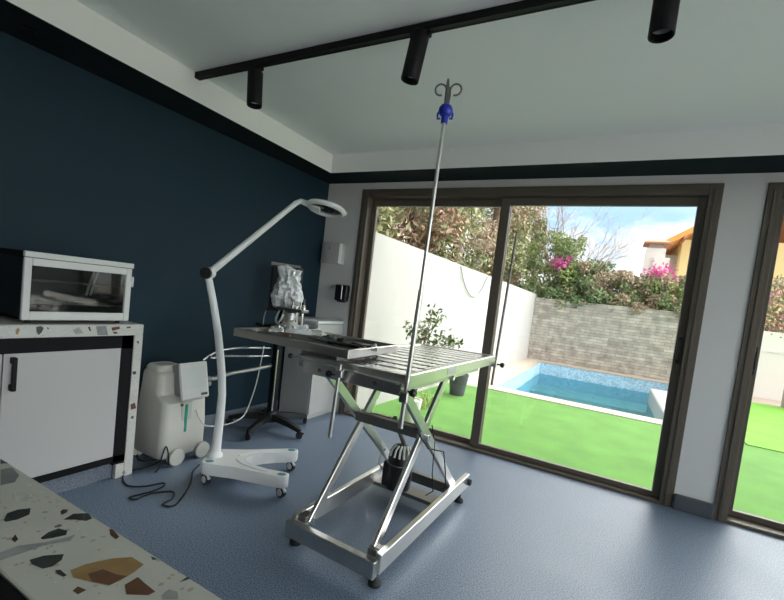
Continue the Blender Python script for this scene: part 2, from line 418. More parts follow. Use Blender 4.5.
# ------------------------------------------------------------------ base cabinet with terrazzo worktop
FX = .345
cb = thing('base_cabinet', 'black low cabinet with white doors under the terrazzo worktop', 'cabinet', (.17, -2.6, 0))
m = MB(); m.box((-.06, -3.55, .1), (FX - .022, -2.05, .836)); m.box((FX - .03, -3.55, .762), (FX - .004, -2.05, .836)); m.box((FX - .03, -2.112, .085), (FX - .004, -2.05, .836)); m.box((FX - .03, -3.55, .1), (FX - .004, -2.05, .135)); m.box((FX - .06, -2.095, 0), (FX - .01, -2.0951, .1))
m.build('carcass', K['carcass'], cb)
m = MB(); m.box((-.05, -3.55, 0), (FX - .035, -2.095, .1)); m.build('plinth', K['cove'], cb)['label'] = 'grey blue vinyl plinth'
for y0, y1 in ((-2.622, -2.115), (-3.13, -2.627)):
    m = MB(); m.box((FX - .02, y0, .139), (FX - .002, y1, .766), .0015); d = m.build('cabinet_door', K['lacquer'], cb)
    hy = y0 + .032
    m = MB(); hx = FX - .002
    m.box((hx + .02, hy - .01, .595), (hx + .034, hy + .008, .752), .002); m.box((hx, hy - .01, .595), (hx + .022, hy + .008, .625), .002); m.box((hx, hy - .01, .722), (hx + .022, hy + .008, .752), .002)
    m.build('handle', K['black'], d)['label'] = 'black bar handle'
def chips(mb, polys, plane, v, off, orig, sc, mats):
    for key, poly in polys:
        pts = [at((orig[0] + x / sc, orig[1] + y / sc), plane, v) for x, y in poly]
        n = [0, 0, 0]; n['xyz'.index(plane)] = off
        mb.mat(mats.index(key)).face([p + V(n) for p in pts])
    mb.mat(0)
CH = ['chip_dark', 'chip_grey', 'chip_lgrey', 'chip_white', 'chip_tan', 'chip_rust', 'chip_brown']
CM = ['terrazzo'] + CH
m = MB(); m.box((-.068, -3.55, .838), (FX, -2.0, .9), .002); m.box((-.068, -2.048, 0), (FX, -2.0, .838), .001); m.box((FX - .03, -2.096, 0), (FX, -2.05, .083), .001)
chips(m, [('chip_tan', [(75, 490), (90, 477), (97, 490), (88, 512), (77, 512)]), ('chip_dark', [(177, 475), (200, 470), (215, 480), (205, 500), (190, 515), (178, 500)]),
          ('chip_grey', [(470, 472), (520, 470), (530, 515), (478, 515)]), ('chip_brown', [(545, 478), (585, 472), (588, 484), (550, 495)]), ('chip_dark', [(228, 475), (240, 480), (235, 490)]),
          ('chip_dark', [(430, 475), (440, 473), (447, 497), (437, 493)]), ('chip_brown', [(550, 500), (570, 498), (578, 507), (560, 509)]), ('chip_dark', [(620, 475), (640, 472), (640, 480), (622, 482)]), ('chip_lgrey', [(355, 490), (385, 475), (410, 505), (370, 512)])],
      'x', FX, .0006, (0, 230), 4.9, CM)
chips(m, [('chip_brown', [(412, 298), (425, 292), (430, 310), (413, 315)]), ('chip_dark', [(418, 195), (428, 192), (430, 202), (420, 204)]), ('chip_dark', [(414, 336), (422, 334), (421, 343), (413, 343)]), ('chip_grey', [(385, 512), (393, 505), (396, 516), (388, 520)]), ('chip_dark', [(430, 100), (438, 97), (438, 108)])],
      'x', FX, .0006, (0, 310), 3.157, CM)
tag(m.build('terrazzo_worktop', [K['terrazzo_light']] + [K[c] for c in CH], base=(.17, -2.6, 0)), 'terrazzo worktop with waterfall end panel on the black cabinet', 'worktop')

# foreground ledge
m = MB(); m.box((.9, -3.276, .862), (3.1, -3.17, .9), .0015)
chips(m, [('chip_dark', [(12, 275), (25, 250), (60, 238), (105, 233), (100, 255), (60, 272), (20, 280)]), ('chip_dark', [(218, 272), (250, 252), (300, 250), (315, 268), (295, 277), (250, 272)]),
          ('chip_dark', [(138, 335), (165, 315), (200, 302), (230, 310), (225, 325), (180, 335), (145, 340)]), ('chip_dark', [(100, 410), (150, 395), (218, 390), (210, 410), (180, 432), (145, 440), (110, 425)]),
          ('chip_tan', [(240, 445), (290, 425), (380, 405), (450, 400), (490, 425), (460, 450), (410, 480), (370, 498), (310, 485), (250, 470)]),
          ('chip_rust', [(425, 495), (470, 468), (495, 490), (530, 518), (505, 530), (430, 528)]), ('chip_brown', [(372, 303), (385, 306), (407, 331), (395, 340), (376, 325)]),
          ('chip_dark', [(188, 445), (205, 443), (228, 462), (215, 468), (195, 458)]), ('chip_rust', [(247, 515), (265, 500), (295, 512), (265, 528)]), ('chip_brown', [(40, 340), (52, 322), (62, 340), (50, 350)]),
          ('chip_brown', [(205, 245), (215, 237), (232, 238), (228, 248), (210, 256)]), ('chip_lgrey', [(0, 385), (60, 362), (150, 350), (230, 332), (258, 322), (240, 345), (150, 360), (80, 385), (0, 412)]),
          ('chip_white', [(45, 180), (80, 172), (100, 190), (95, 208), (60, 212), (48, 195)]), ('chip_grey', [(2, 102), (40, 94), (66, 120), (50, 145), (2, 155)]), ('chip_dark', [(2, 66), (28, 80), (2, 82)]),
          ('chip_dark', [(610, 487), (640, 466), (648, 474)]), ('chip_dark', [(514, 397), (528, 402), (538, 408), (520, 410)]), ('chip_lgrey', [(550, 530), (575, 510), (605, 518), (608, 545), (552, 545)])],
      'z', .9, .0004, (0, 440), 3.409, CM)
chips(m, [('chip_rust', [(300, 458), (350, 442), (398, 460), (432, 466), (376, 496), (312, 484)])], 'z', .9, .0007, (0, 440), 3.409, CM)
tag(m.build('terrazzo_ledge', [K['terrazzo']] + [K[c] for c in CH], base=(2, -3.22, .862)), 'narrow terrazzo ledge with large tan stone across the near corner', 'ledge')
m = MB(); m.box((.89, -3.30, 0), (3.11, -3.278, .899)); m.box((.92, -3.278, 0), (3.08, -3.19, .862))  # front black panel hides the slab's near edge, standing in for shade
tag(m.build('ledge_support_shade', K['carcass'], base=(2, -3.22, 0)), 'black half wall under the near terrazzo ledge, its front strip standing in for shade', 'half wall')

# ------------------------------------------------------------------ glass fronted steriliser on the worktop
ac = thing('steriliser_cabinet', 'white framed glass-door steriliser box standing on the terrazzo worktop', 'steriliser', (.16, -2.31, .9))
ya, yb, za, zb, xf = -2.556, -2.068, .918, 1.245, .31
m = MB(); T = .012
m.box((-.03, ya + .004, za), (xf - .022, ya + T, zb - .03)); m.box((-.03, yb - T, za), (xf - .022, yb - .004, zb - .03)); m.box((-.03, ya + .004, za), (-.02, yb - .004, zb - .03)); m.box((-.03, ya + .004, za), (xf - .022, yb - .004, za + T))
m.build('body', [K['blackplastic']], ac)['label'] = 'black metal housing'
m = MB(); m.box((-.032, ya - .002, zb - .03), (xf - .016, yb + .004, zb), .004); m.mat(1).box((xf - .017, ya - .002, zb - .028), (xf + .004, yb + .006, zb), .003)
m.build('lid', [K['carcass'], K['whiteplastic']], ac)['label'] = 'lid with white front strip'
m = MB(); bw = .042
for a, c in (((ya, za), (ya + bw - .012, zb - .03)), ((yb - bw + .012, za), (yb, zb - .03)), ((ya + bw - .012, za), (yb - bw + .012, za + bw)), ((ya + bw - .012, zb - .03 - bw + .006), (yb - bw + .012, zb - .03))):
    m.box((xf - .02, a[0], a[1]), (xf, c[0], c[1]), .003)
dr = m.build('door_frame', K['whiteplastic'], ac); dr['label'] = 'white door frame'
MB().box((xf - .013, ya + .025, za + .035), (xf - .009, yb - .025, zb - .06)).build('pane', K['darkglass'], dr)
m = MB()
for k in range(2):
    z = za + .075 + k * .11
    m.tube([(.04, ya + .02, z), (xf - .03, ya + .02, z)], .003, 6); m.tube([(.04, yb - .02, z), (xf - .03, yb - .02, z)], .003, 6)
    for j in range(8): m.tube([(.05 + j * .031, ya + .02, z), (.05 + j * .031, yb - .02, z)], .002, 6)
m.build('rack', K['chrome'], ac)
for (yy, h) in ((-2.17, .16), (-2.19, .15)):
    m = MB(); m.tube([(.12, yy - .01, za + .18 - .06), (.13, yy, za + .2), (.14, yy + .012, za + .26)], .006, 8); m.build('tube_holder', K['whiteplastic'], ac)
m = MB(); m.box((xf - .055, yb, zb - .125), (xf - .028, yb + .028, zb - .1), .004); m.box((xf - .055, yb + .018, zb - .135), (xf - .028, yb + .03, zb - .075), .004); m.build('latch', K['whiteplastic'], ac)['label'] = 'white side latch'
for x in (.0, xf - .04):
    for y in (ya + .04, yb - .04):
        m = MB(); m.cyl((x, y, .9), (x, y, za), .012); m.build('foot', K['rubber'], ac)

# ------------------------------------------------------------------ dispensers on the white wall
dp = thing('paper_towel_dispenser', 'white paper towel dispenser on the wall by the navy corner', 'dispenser', (.15, -.06, 1.5))
m = MB(); m.prism([(.03, -.001), (.287, -.001), (.287, -.05), (.266, -.07), (.052, -.07), (.03, -.05)], 1.495, 1.702, bev=.004); m.build('cover', K['lacquer'], dp)
m = MB(); m.prism([(.262, -.0705), (.288, -.051), (.291, -.052), (.266, -.074)], 1.5, 1.697); m.build('side_strip', K['enamel'], dp)
m = MB(); m.box((.135, -.073, 1.63), (.155, -.069, 1.665), .002); m.build('lock', K['greyplastic'], dp)
sd = thing('soap_dispenser', 'black soap dispenser on the white wall by the door frame', 'dispenser', (.31, -.05, 1.13))
m = MB(); m.box((.262, -.07, 1.13), (.402, -.001, 1.292), .014, seg=3); m.build('housing', K['blackplastic'], sd)
m = MB(); m.box((.342, -.0725, 1.15), (.352, -.069, 1.285), .001); m.build('level_window', K['chrome'], sd)['label'] = 'pale vertical level window'
m = MB(); m.box((.29, -.06, 1.118), (.375, -.015, 1.132), .004); m.build('push_bar', K['blackplastic'], sd)

# white cabinet in the corner
wc = thing('corner_cabinet', 'white low cabinet in the corner behind the surgery table', 'cabinet', (.19, -.21, 0))
m = MB(); m.box((.014, -.425, .0), (.358, -.012, .905), .002); m.build('body', K['lacquer'], wc)
m = MB(); m.box((.36, -.423, .045), (.376, -.014, .80), .002); dd = m.build('cabinet_door', K['lacquer'], wc)
m = MB(); m.box((.376, -.40, .6), (.396, -.388, .74), .003); m.build('handle', K['black'], dd)
m = MB(); m.box((.36, -.423, .805), (.376, -.014, .895), .002); m.build('drawer', K['lacquer'], wc)
m = MB(); m.box((.012, -.428, .905), (.38, -.01, .93), .003); m.build('cabinet_top', K['enamel'], wc)

# ------------------------------------------------------------------ surgery table
TT = M.Translation((1.806, -1.449, 0)) @ M.Rotation(RAD(-1.9), 4, 'Z')
tb = thing('surgery_table', 'stainless steel scissor-lift surgery table with slatted top', 'table', (1.806, -1.449, 0))
def TB(): return MB(TT)
XL, XR, YN, YF, ZT = -.375, .235, -.44, .88, .91
tilt = M.Translation((XR, 0, ZT)) @ M.Rotation(RAD(-1.0), 4, 'Y') @ M.Translation((-XR, 0, -ZT))
MT = TT @ tilt
m = MB(MT)
# rim channel and slats running across the width
m.box((XR - .035, YN, ZT - .058), (XR, YF, ZT), .003); m.box((XL, YN, ZT - .058), (XL + .035, YF, ZT), .003)
m.box((XL, YN, ZT - .058), (XR, YN + .03, ZT), .003); m.box((XL, YF - .03, ZT - .058), (XR, YF, ZT), .003)
m.build('table_rim', K['steel'], tb)
ns = 11; pitch = (YF - YN - .06) / ns
for k in range(ns):
    y0 = YN + .03 + k * pitch
    m = MB(MT); w_ = pitch * .66
    m.box((XL + .035, y0 + .008, ZT - .012), (XR - .035, y0 + .008 + w_, ZT - .003), .002)
    for j in range(16):      # saw-toothed drain edge
        x = XL + .045 + j * .0335
        m.box((x, y0 + .008 + w_, ZT - .012), (x + .017, y0 + .024 + w_, ZT - .0035))
    m.build('slat', K['slat_steel'], tb)
m = MB(MT); m.box((XL + .03, YN + .02, ZT - .056), (XR - .03, YF - .02, ZT - .05)); m.build('drip_tray', K['darksteel'], tb)
m = MB(MT); m.box((XR - .0005, .0, ZT - .045), (XR + .0015, .12, ZT - .012)); m.build('rating_plate', K['label'], tb)['label'] = 'grey rating plate on the rim'
# frame below the top
m = TB(); z0, z1 = .825, .868
m.box((XL + .05, YN - .02, z0 - .005), (XR - .015, YN + .012, z1 + .008), .003); m.box((XR - .06, YN, z0), (XR - .025, .58, z1), .003); m.box((XL + .16, YN, z0), (XL + .195, .58, z1), .003); m.box((XL + .16, .56, z0), (XR - .025, .59, z1), .003)
for yy in (-.1, .3): m.box((XL + .16, yy, z0 + .01), (XR - .03, yy + .03, z1), .003)
fr = m.build('top_frame', K['steel2'], tb)
for x in (-.22, .09):
    m = TB(); m.cyl((x, YN - .026, .85), (x, YN - .018, .85), .009); m.build('bolt', K['darksteel'], fr)
m = TB(); m.tube([(XL - .02, YN - .035, .888), (XR - .03, YN - .035, .876)], .0055, 10); m.tube([(XR - .03, YN - .035, .876), (XR - .03, YN, .87)], .0055, 10); m.tube([(XL + .06, YN - .035, .886), (XL + .06, YN, .86)], .0055, 10)
sr = m.build('side_rail', K['steel2'], tb)
m = TB(); m.ell((XL - .025, YN - .035, .888), (.013, .013, .013)); m.build('knob', K['blackplastic'], sr)
# scissor legs
def leg(x, a, b, w=.05, th=.022, mk='steel', xo=0):
    m = TB(); a = V((x + xo, a[0], a[1])); b = V((x + xo, b[0], b[1])); d = (b - a); L = d.length; d.normalize()
    up_ = V((1, 0, 0)); s_ = d.cross(up_)
    mm = M(((up_.x, s_.x, d.x, a.x), (up_.y, s_.y, d.y, a.y), (up_.z, s_.z, d.z, a.z), (0, 0, 0, 1)))
    m.box((-th / 2, -w / 2, -.02), (th / 2, w / 2, L + .02), .003, mm)
    o = m.build('scissor_leg', K[mk], tb); return o
for sx, xx in ((1, .19), (-1, -.195)):
    leg(xx, (-.45, .13), (.14, .83), xo=-sx * .014)
    l2 = leg(xx, (-.40, .83), (.41, .12), xo=sx * .014)
    for (yy, zz) in ((-.105, .555), (-.45, .13), (.14, .83), (-.40, .83)):
        for q in (1, -1): m = TB(); m.cyl((xx + q * .022, yy, zz), (xx + q * .034, yy, zz), .013); m.build('pivot_bolt', K['chrome'], tb)
m = TB(); m.box((-.19, -.165, .555), (.19, -.125, .605), .004); m.build('cross_bar', K['darksteel'], tb)['label'] = 'dark steel cross bar'
m = TB(); m.cyl((-.19, .13, .83), (.19, .13, .83), .014); m.build('axle', K['steel2'], tb)
# base frame
m = TB(); m.box((.213, -.50, .062), (.243, .60, .150), .003); m.build('base_rail', K['steel'], tb)
m = TB(); m.box((-.262, -.50, .062), (-.232, .52, .150), .003); m.build('base_rail', K['steel'], tb)
m = TB(); m.box((-.27, -.53, .048), (.23, -.495, .125), .003); m.build('base_beam', K['steel2'], tb)
m = TB(); m.box((-.235, .40, .062), (.22, .435, .125), .003); m.build('base_beam', K['darksteel'], tb)
m = TB(); m.box((-.235, .19, .062), (.22, .30, .085), .003); m.build('base_beam', K['darksteel'], tb)
for (x, y) in ((-.24, -.48), (.215, -.48), (.228, .49), (-.24, .45)):
    m = TB(); m.lathe([(0, 0), (.028, 0), (.029, .012), (.02, .022), (.012, .026), (.009, .03), (.009, .065), (0, .065)], 20, M.Translation((x, y, 0))); m.build('levelling_foot', K['rubber'], tb)
for (x, y, dx) in ((-.215, -.47, 0), (.185, -.47, 0)):
    m = TB(); m.box((x - .02, y - .02, .12), (x + .03, y + .04, .15), .003); m.cyl((x - .02, y, .14), (x + .03, y, .14), .012); m.build('pivot_bracket', K['darksteel'], tb)
for (x, y) in ((.243, .585),):
    m = TB(); m.cyl((x, y, .1), (x + .018, y, .1), .02); m.build('rail_cap', K['rubber'], tb)
# motor pump on the base
px_, py_ = -.085, .235
m = TB(); m.lathe([(0, .085), (.075, .085), (.078, .1), (.078, .27), (.07, .31), (.05, .34), (.022, .352), (0, .352)], 28, M.Translation((px_, py_, 0))); m.box((px_ - .09, py_ - .06, .085), (px_ - .04, py_ + .06, .24), .01)
pump = m.build('motor_pump', K['blackplastic'], tb); pump['label'] = 'black motor pump'
m = TB(); m.tube([(px_ + .08 * cos(a), py_ + .08 * sin(a), .235) for a in [k * pi / 12 for k in range(24)]], .004, 8, True); m.build('strap', K['darksteel'], pump)
for a in (-.9, -1.25, -1.65, -2.1, -.5, -.15):
    m = TB(); m.tube([(px_ + .079 * cos(a), py_ + .079 * sin(a), .285), (px_ + .068 * cos(a), py_ + .068 * sin(a), .325), (px_ + .045 * cos(a + .1), py_ + .045 * sin(a + .1), .35)], .007, 8); m.build('white_fin', K['whiteplastic'], pump)
m = TB(); m.cyl((px_ + .01, py_, .35), (px_ + .03, py_ - .2, .56), .014); m.cyl((px_ + .02, py_ - .1, .455), (px_ + .035, py_ - .27, .575), .008); m.build('actuator_rod', K['darksteel'], pump)
m = TB(); m.tube([(px_ - .1, py_ - .02, .3), (px_ - .13, py_ - .03, .26), (px_ - .135, py_ - .03, .2), (px_ - .1, py_ - .02, .16)], .005, 8); m.build('hose', K['whiteplastic'], pump)
m = TB(); m.tube([(.2, -.2, .60), (.225, -.1, .5), (.24, .08, .44), (.235, .16, .3), (.22, .24, .18), (.16, .3, .12)], .0035, 8); m.tube([(.2, -.03, .6), (.215, .0, .5), (.21, .03, .33), (.2, .1, .2), (.12, .2, .11)], .003, 8); m.build('power_lead', K['rubber'], tb)

# clamp rod hanging from the near side of the table
cr = thing('clamp_rod', 'short steel rod clamped to the near side rail below the tray', 'clamp rod', (1.70, -1.935, .56))
a, b = V((1.694, -1.94, .565)), V((1.708, -1.94, .905))
m = MB(); m.tube([a, b], .0095, 14); m.build('rod', K['steel2'], cr)
m = MB(); m.box((1.69, -1.95, .845), (1.728, -1.925, .88), .004); cl = m.build('clamp', K['steel2'], cr)
m = MB(); m.cyl((1.69, -1.94, .855), (1.662, -1.945, .853), .005); m.lathe([(0, 0), (.013, 0), (.016, .006), (.016, .014), (.012, .02), (0, .02)], 18, M.Translation((1.664, -1.945, .853)) @ M.Rotation(RAD(-90), 4, 'Y')); m.build('knob', K['blackplastic'], cl)

# infusion poles clamped to the table
def hookset(mb, c, s=1):
    for k, a0 in enumerate((.2, 1.8, 3.4, 5.0)):
        pts = [c + V((0, 0, 0))]
        o = V((cos(a0), sin(a0), 0)); 
        base = c + o * .008 * s
        pts = [base, base + V((0, 0, .05 * s))]
        cc = base + V((0, 0, .062 * s)) + o * .022 * s
        for j in range(11):
            th = pi * .95 - j * pi * 1.55 / 10
            pts.append(cc + o * (cos(th) * .022 * s) + V((0, 0, sin(th) * .022 * s)))
        mb.tube(pts, .0036 * s, 8)
PY = -1.925
ip = thing('infusion_pole', 'tall steel infusion pole with blue hook head on the table corner', 'infusion pole', at((402, 415), 'y', PY))
pb, pm, pt = at((400.5, 428), 'y', PY), at((421, 290), 'y', PY), at((444.3, 121), 'y', PY)
m = MB(); m.tube([pb, pm], .0105, 16); m.build('pole', K['steel2'], ip)
m = MB(); m.tube([pm, pt], .0078, 16); m.build('pole_extension', K['steel2'], ip)
hb = at((445.2, 107), 'y', PY); ax = (pt - pm).normalized(); rot = ax.to_track_quat('Z', 'Y').to_matrix().to_4x4()
m = MB(); m.lathe([(0, -.01), (.013, -.01), (.014, .018), (.022, .022), (.028, .034), (.028, .046), (.021, .058), (.009, .062), (0, .062)], 24, M.Translation(pt) @ rot)
for s in (-1, 1): m.tube([pt + RGT * s * .02 + V((0, 0, .045)), pt + RGT * s * .030 + V((0, 0, .025)), pt + RGT * s * .028 + V((0, 0, .008)), pt + RGT * s * .018 + V((0, 0, .01))], .0045, 8)
m.build('hook_head', K['blue'], ip)['label'] = 'royal blue hook head'
m = MB(); hookset(m, pt + ax * .058); m.build('hook_wires', K['darksteel'], ip)
pc = at((404, 398), 'y', PY)
m = MB(); m.box((pc.x - .02, PY - .014, pc.z - .02), (pc.x + .022, PY + .018, pc.z + .03), .005); cl = m.build('clamp', K['steel2'], ip)
kx = at((411.5, 392.5), 'y', PY); m = MB(); m.cyl((pc.x + .015, PY, kx.z), (kx.x, PY, kx.z), .005); m.lathe([(0, -.004), (.014, -.004), (.017, .003), (.017, .014), (.012, .02), (0, .02)], 20, M.Translation(kx) @ M.Rotation(RAD(90), 4, 'Y')); m.build('knob', K['blackplastic'], cl)
P2 = -.56
ip2 = thing('infusion_pole', 'thin dark pole clamped to the far corner of the table', 'infusion pole', at((492, 385), 'y', P2))
qa, qb = at((491.5, 385), 'y', P2), at((517, 232), 'y', P2)
m = MB(); m.tube([qa, qb], .0085, 14); m.build('pole', K['darksteel'], ip2)
qc = at((494.8, 364), 'y', P2); kx = at((501, 365), 'y', P2)
m = MB(); m.box((qc.x - .045, P2 - .015, qc.z - .02), (qc.x + .016, P2 + .02, qc.z + .03), .004); cl = m.build('clamp', K['steel2'], ip2)
m = MB(); m.cyl((qc.x, P2, kx.z), (kx.x, P2, kx.z), .006); m.lathe([(0, -.004), (.014, -.004), (.018, .003), (.018, .016), (.012, .022), (0, .022)], 20, M.Translation(kx) @ M.Rotation(RAD(90), 4, 'Y')); m.build('knob', K['blackplastic'], cl)

# ------------------------------------------------------------------ instrument tray overlapping the table and what lies on it
ZB = .952
tx0, tx1, ty0, ty1 = .965, 1.715, -1.895, -1.40
iy = thing('instrument_tray', 'long shallow steel tray laid across the end of the surgery table', 'tray', (1.34, -1.65, .92))
m = MB()
m.box((tx0 + .013, ty0 + .013, .926), (tx1 - .013, ty1 - .013, ZB - .004))
for a, c in (((tx0, ty0), (tx1, ty0 + .014)), ((tx0, ty1 - .014), (tx1, ty1)), ((tx0, ty0 + .014), (tx0 + .014, ty1 - .014)), ((tx1 - .014, ty0 + .014), (tx1, ty1 - .014))): m.box((a[0], a[1], .925), (c[0], c[1], .968), .003)
m.build('tray_shell', K['tray_steel'], iy)
m = MB(); m.box((tx0 + .014, ty0 + .014, ZB - .004), (tx1 - .014, ty1 - .014, ZB - .001)); m.build('liner', K['tray_liner'], iy)['label'] = 'dark inner liner'
m = MB(); m.box((1.40, ty0 + .05, .893), (1.62, ty1 - .05, .925), .002); m.build('support_foot', K['darksteel'], iy)
def on_tray(px): return at(px, 'z', ZB)
def item(name, label, cat, mb, mk, group=None, base=None): return tag(mb.build(name, K[mk], base=base), label, cat, group)
def crumple(cx, cy, z, lx, ly, h, rz, seed, n=10):
    rnd = random.Random(seed); mb = MB(M.Translation((cx, cy, z)) @ M.Rotation(rz, 4, 'Z')); g = []
    tm = bmesh.new()
    for side in (0, 1):
        rows = []
        for i in range(n + 1):
            row = []
            for j in range(n + 1):
                e = min(i, n - i, j, n - j) / (n / 2)
                zz = 0 if side == 0 else .002 + h * (min(1, e * 2)) * rnd.uniform(.35, 1)
                row.append(tm.verts.new(((i / n - .5) * lx + (rnd.uniform(-.04, .04) * lx if side else 0), (j / n - .5) * ly + (rnd.uniform(-.04, .04) * ly if side else 0), zz)))
            rows.append(row)
        g.append(rows)
        for i in range(n):
            for j in range(n): tm.faces.new((rows[i][j], rows[i + 1][j], rows[i + 1][j + 1], rows[i][j + 1]))
    ring = lambda R: [R[i][0] for i in range(n + 1)] + [R[n][j] for j in range(1, n + 1)] + [R[i][n] for i in range(n - 1, -1, -1)] + [R[0][j] for j in range(n - 1, 0, -1)]
    A, B = ring(g[0]), ring(g[1])
    for k in range(len(A)): tm.faces.new((A[k], A[(k + 1) % len(A)], B[(k + 1) % len(A)], B[k]))
    mb._merge(tm); return mb
for k, (px, sz, rz, mk, lab) in enumerate((
    ((300, 333), (.17, .10, .035), .5, 'wrap', 'crumpled clear plastic instrument pouch under the canister'),
    ((288, 329), (.14, .09, .045), -.3, 'paper', 'crumpled white paper pouch nearest the monitor stand'),
    ((317, 335), (.12, .07, .02), .2, 'paper', 'flat white sterile pouch right of the crumpled pouches'),
    ((276, 331), (.10, .06, .025), 1.0, 'foil', 'small silver foil packet on the tray beside the pouches'),
    ((333, 338), (.13, .07, .012), -.2, 'foil', 'flat grey foil sheet in the middle of the tray'))):
    p = on_tray(px); item('instrument_pouch', lab, 'pouch', crumple(p.x, p.y, ZB - .001, sz[0], sz[1], sz[2] * 1.5, rz, k), mk, 'pouches on the instrument tray', (p.x, p.y, ZB))
p = on_tray((252, 331)); m = MB(); m.tube([p + V((-.05, .02, .006)), p + V((.05, -.012, .006))], [.006, .004], 10); item('white_pen', 'white pen lying at the left end of the tray', 'pen', m, 'whiteplastic', None, p)
p = on_tray((286, 336)); m = MB(); m.tube([p + V((-.03, .01, .006)), p + V((.035, -.004, .006))], .006, 10); item('brown_vial', 'small brown vial on the tray in front of the pouches', 'vial', m, 'brownplastic', None, p)
def handtool(px, L, rz, lab, name, mk, cat):
    p = on_tray(px); mb = MB(M.Translation((p.x, p.y, ZB)) @ M.Rotation(rz, 4, 'Z'))
    for s in (-1, 1):
        mb.tube([(-L / 2, s * .012, .004), (0, s * .002, .005), (L / 2, s * .001, .004)], [.003, .004, .0015], 8)
        mb.tube([(-L / 2 - .014 + .014 * cos(a), s * .012 + .012 * sin(a), .004) for a in [j * pi / 6 for j in range(12)]], .0025, 6, True)
    mb.cyl((0, 0, 0), (0, 0, .01), .005)
    item(name, lab, cat, mb, mk, None, (p.x, p.y, ZB))
handtool((350, 345), .16, .3, 'steel scissors on the tray toward the table side', 'scissors', 'chrome', 'scissors')
handtool((322, 341), .15, -.25, 'dark steel forceps on the tray near the front edge', 'forceps', 'darksteel', 'forceps')
p = on_tray((347, 346)); m = MB(M.Translation((p.x, p.y, ZB)) @ M.Rotation(.15, 4, 'Z')); m.box((-.11, -.022, 0), (.11, .022, .014), .006); m.cyl((.1, 0, .008), (.16, .01, .008), .006); item('electric_clipper', 'long black clipper lying across the middle of the tray', 'clipper', m, 'blackplastic', None, p)
p = on_tray((361, 347)); m = MB(M.Translation((p.x, p.y, ZB)) @ M.Rotation(-.5, 4, 'Z')); m.box((-.06, -.03, 0), (.06, .03, .018), .006); item('instrument_case', 'black instrument case at the right part of the tray', 'case', m, 'blackplastic', None, p)
p = on_tray((375, 348)); m = MB(M.Translation((p.x, p.y, ZB))); m.lathe([(0, 0), (.014, 0), (.015, .008), (.008, .014), (.006, .024), (0, .025)], 18); item('white_jar', 'small white jar standing near the right end of the tray', 'jar', m, 'whiteplastic', None, p)
p = on_tray((340, 341)); m = MB(M.Translation((p.x, p.y, ZB))); m.lathe([(0, 0), (.02, 0), (.022, .016), (.019, .016), (.017, .003), (0, .003)], 20); item('kidney_cup', 'small black cup on the tray behind the clipper', 'cup', m, 'blackplastic', None, p)
p = on_tray((368, 350)); m = MB(M.Translation((p.x, p.y, ZB)) @ M.Rotation(.4, 4, 'Z')); m.box((-.05, -.02, 0), (.05, .02, .008), .003); item('comb', 'flat grey comb lying before the black instrument case', 'comb', m, 'greyplastic', None, p)

# ------------------------------------------------------------------ magnifier lamp on castors
E1, E2 = V((.836, .549, 0)), V((-.549, .836, 0)); OO = V((.725, -1.739, 0))
LB = M(((E1.x, E2.x, 0, OO.x), (E1.y, E2.y, 0, OO.y), (0, 0, 1, 0), (0, 0, 0, 1)))
mg = thing('magnifier_lamp', 'white magnifier lamp on a wheeled U-shaped base', 'magnifier lamp', (.725, -1.735, 0))
half = [(-.048, -.085), (-.03, -.112), (.03, -.118), (.16, -.138), (.30, -.178), (.42, -.212), (.462, -.221), (.48, -.205), (.476, -.160), (.455, -.148), (.35, -.128), (.27, -.098), (.215, -.06), (.187, -.02)]
poly = half + [(x, -y) for x, y in half][::-1]
m = MB(LB); m.prism(poly, .072, .142, bev=.006); bs = m.build('wheeled_base', K['enamel'], mg)
for sg in (-1, 1):
    m = MB(LB); m.tube([(.35, sg * .165, .142), (.27, sg * .135, .143), (.19, sg * .085, .143), (.14, sg * .03, .143)], .005, 8); m.build('raised_moulding', K['enamel'], bs)
for (x, y) in ((0, -.079), (.437, -.186), (.437, .186), (0, .079)):
    m = MB(LB); m.lathe([(0, .1425), (.02, .1425), (.018, .146), (0, .1465)], 20, M.Translation((x, y, 0)) @ M.Diagonal((1.25, .8, 1, 1))); m.build('castor_cap', K['teal'], bs)['label'] = 'blue castor cap'
def castor(root, c, ang, name='castor', r=.031, wm='blackplastic', fm='enamel', zt=.075):
    fwd = V((cos(ang), sin(ang), 0)); ax = V((-sin(ang), cos(ang), 0)); q = V((c[0], c[1], r))
    m = MB(); m.cyl(q - ax * .012, q + ax * .012, r, seg=24); w_ = m.build(name, K[wm], root)
    m = MB()
    for s in (-1, 1): m.cyl(q + ax * s * .0125, q + ax * s * .016, r * .66)
    m.build('wheel_hub', K[fm], w_)
    m = MB(); m.box((-.008, -.012, r), (.012, .012, zt), .003, M.Translation((q.x, q.y, 0)) @ M.Rotation(ang, 4, 'Z')); m.tube([q + fwd * .01 + V((0, 0, .025)), q + fwd * .035 + V((0, 0, .012))], .009, 8); m.build('fork', K[fm], w_)
for (x, y) in ((-.014, -.076), (.442, -.172), (.442, .195), (-.014, .076)):
    p = LB @ V((x, y, 0)); castor(mg, (p.x, p.y), -.15)
pole = [(.722, -1.733, .13), (.724, -1.728, .25), (.724, -1.722, .38), (.72, -1.72, .517), (.713, -1.728, .63), (.703, -1.74, .74), (.685, -1.763, .9), (.662, -1.793, 1.07), (.636, -1.828, 1.235)]
m = MB(); m.tube(pole, [.031, .027, .0245, .0235, .023, .0225, .022, .021, .020], 18); m.build('stand_pole', K['enamel'], mg)
m = MB(); m.lathe([(.048, .14), (.046, .15), (.036, .165), (.033, .18)], 24, M.Translation((.722, -1.733, 0))); m.build('pole_collar', K['enamel'], bs)
J = V((.636, -1.828, 1.243)); vd = (CAM - J).normalized(); jd = (vd + RGT * -.35).normalized()
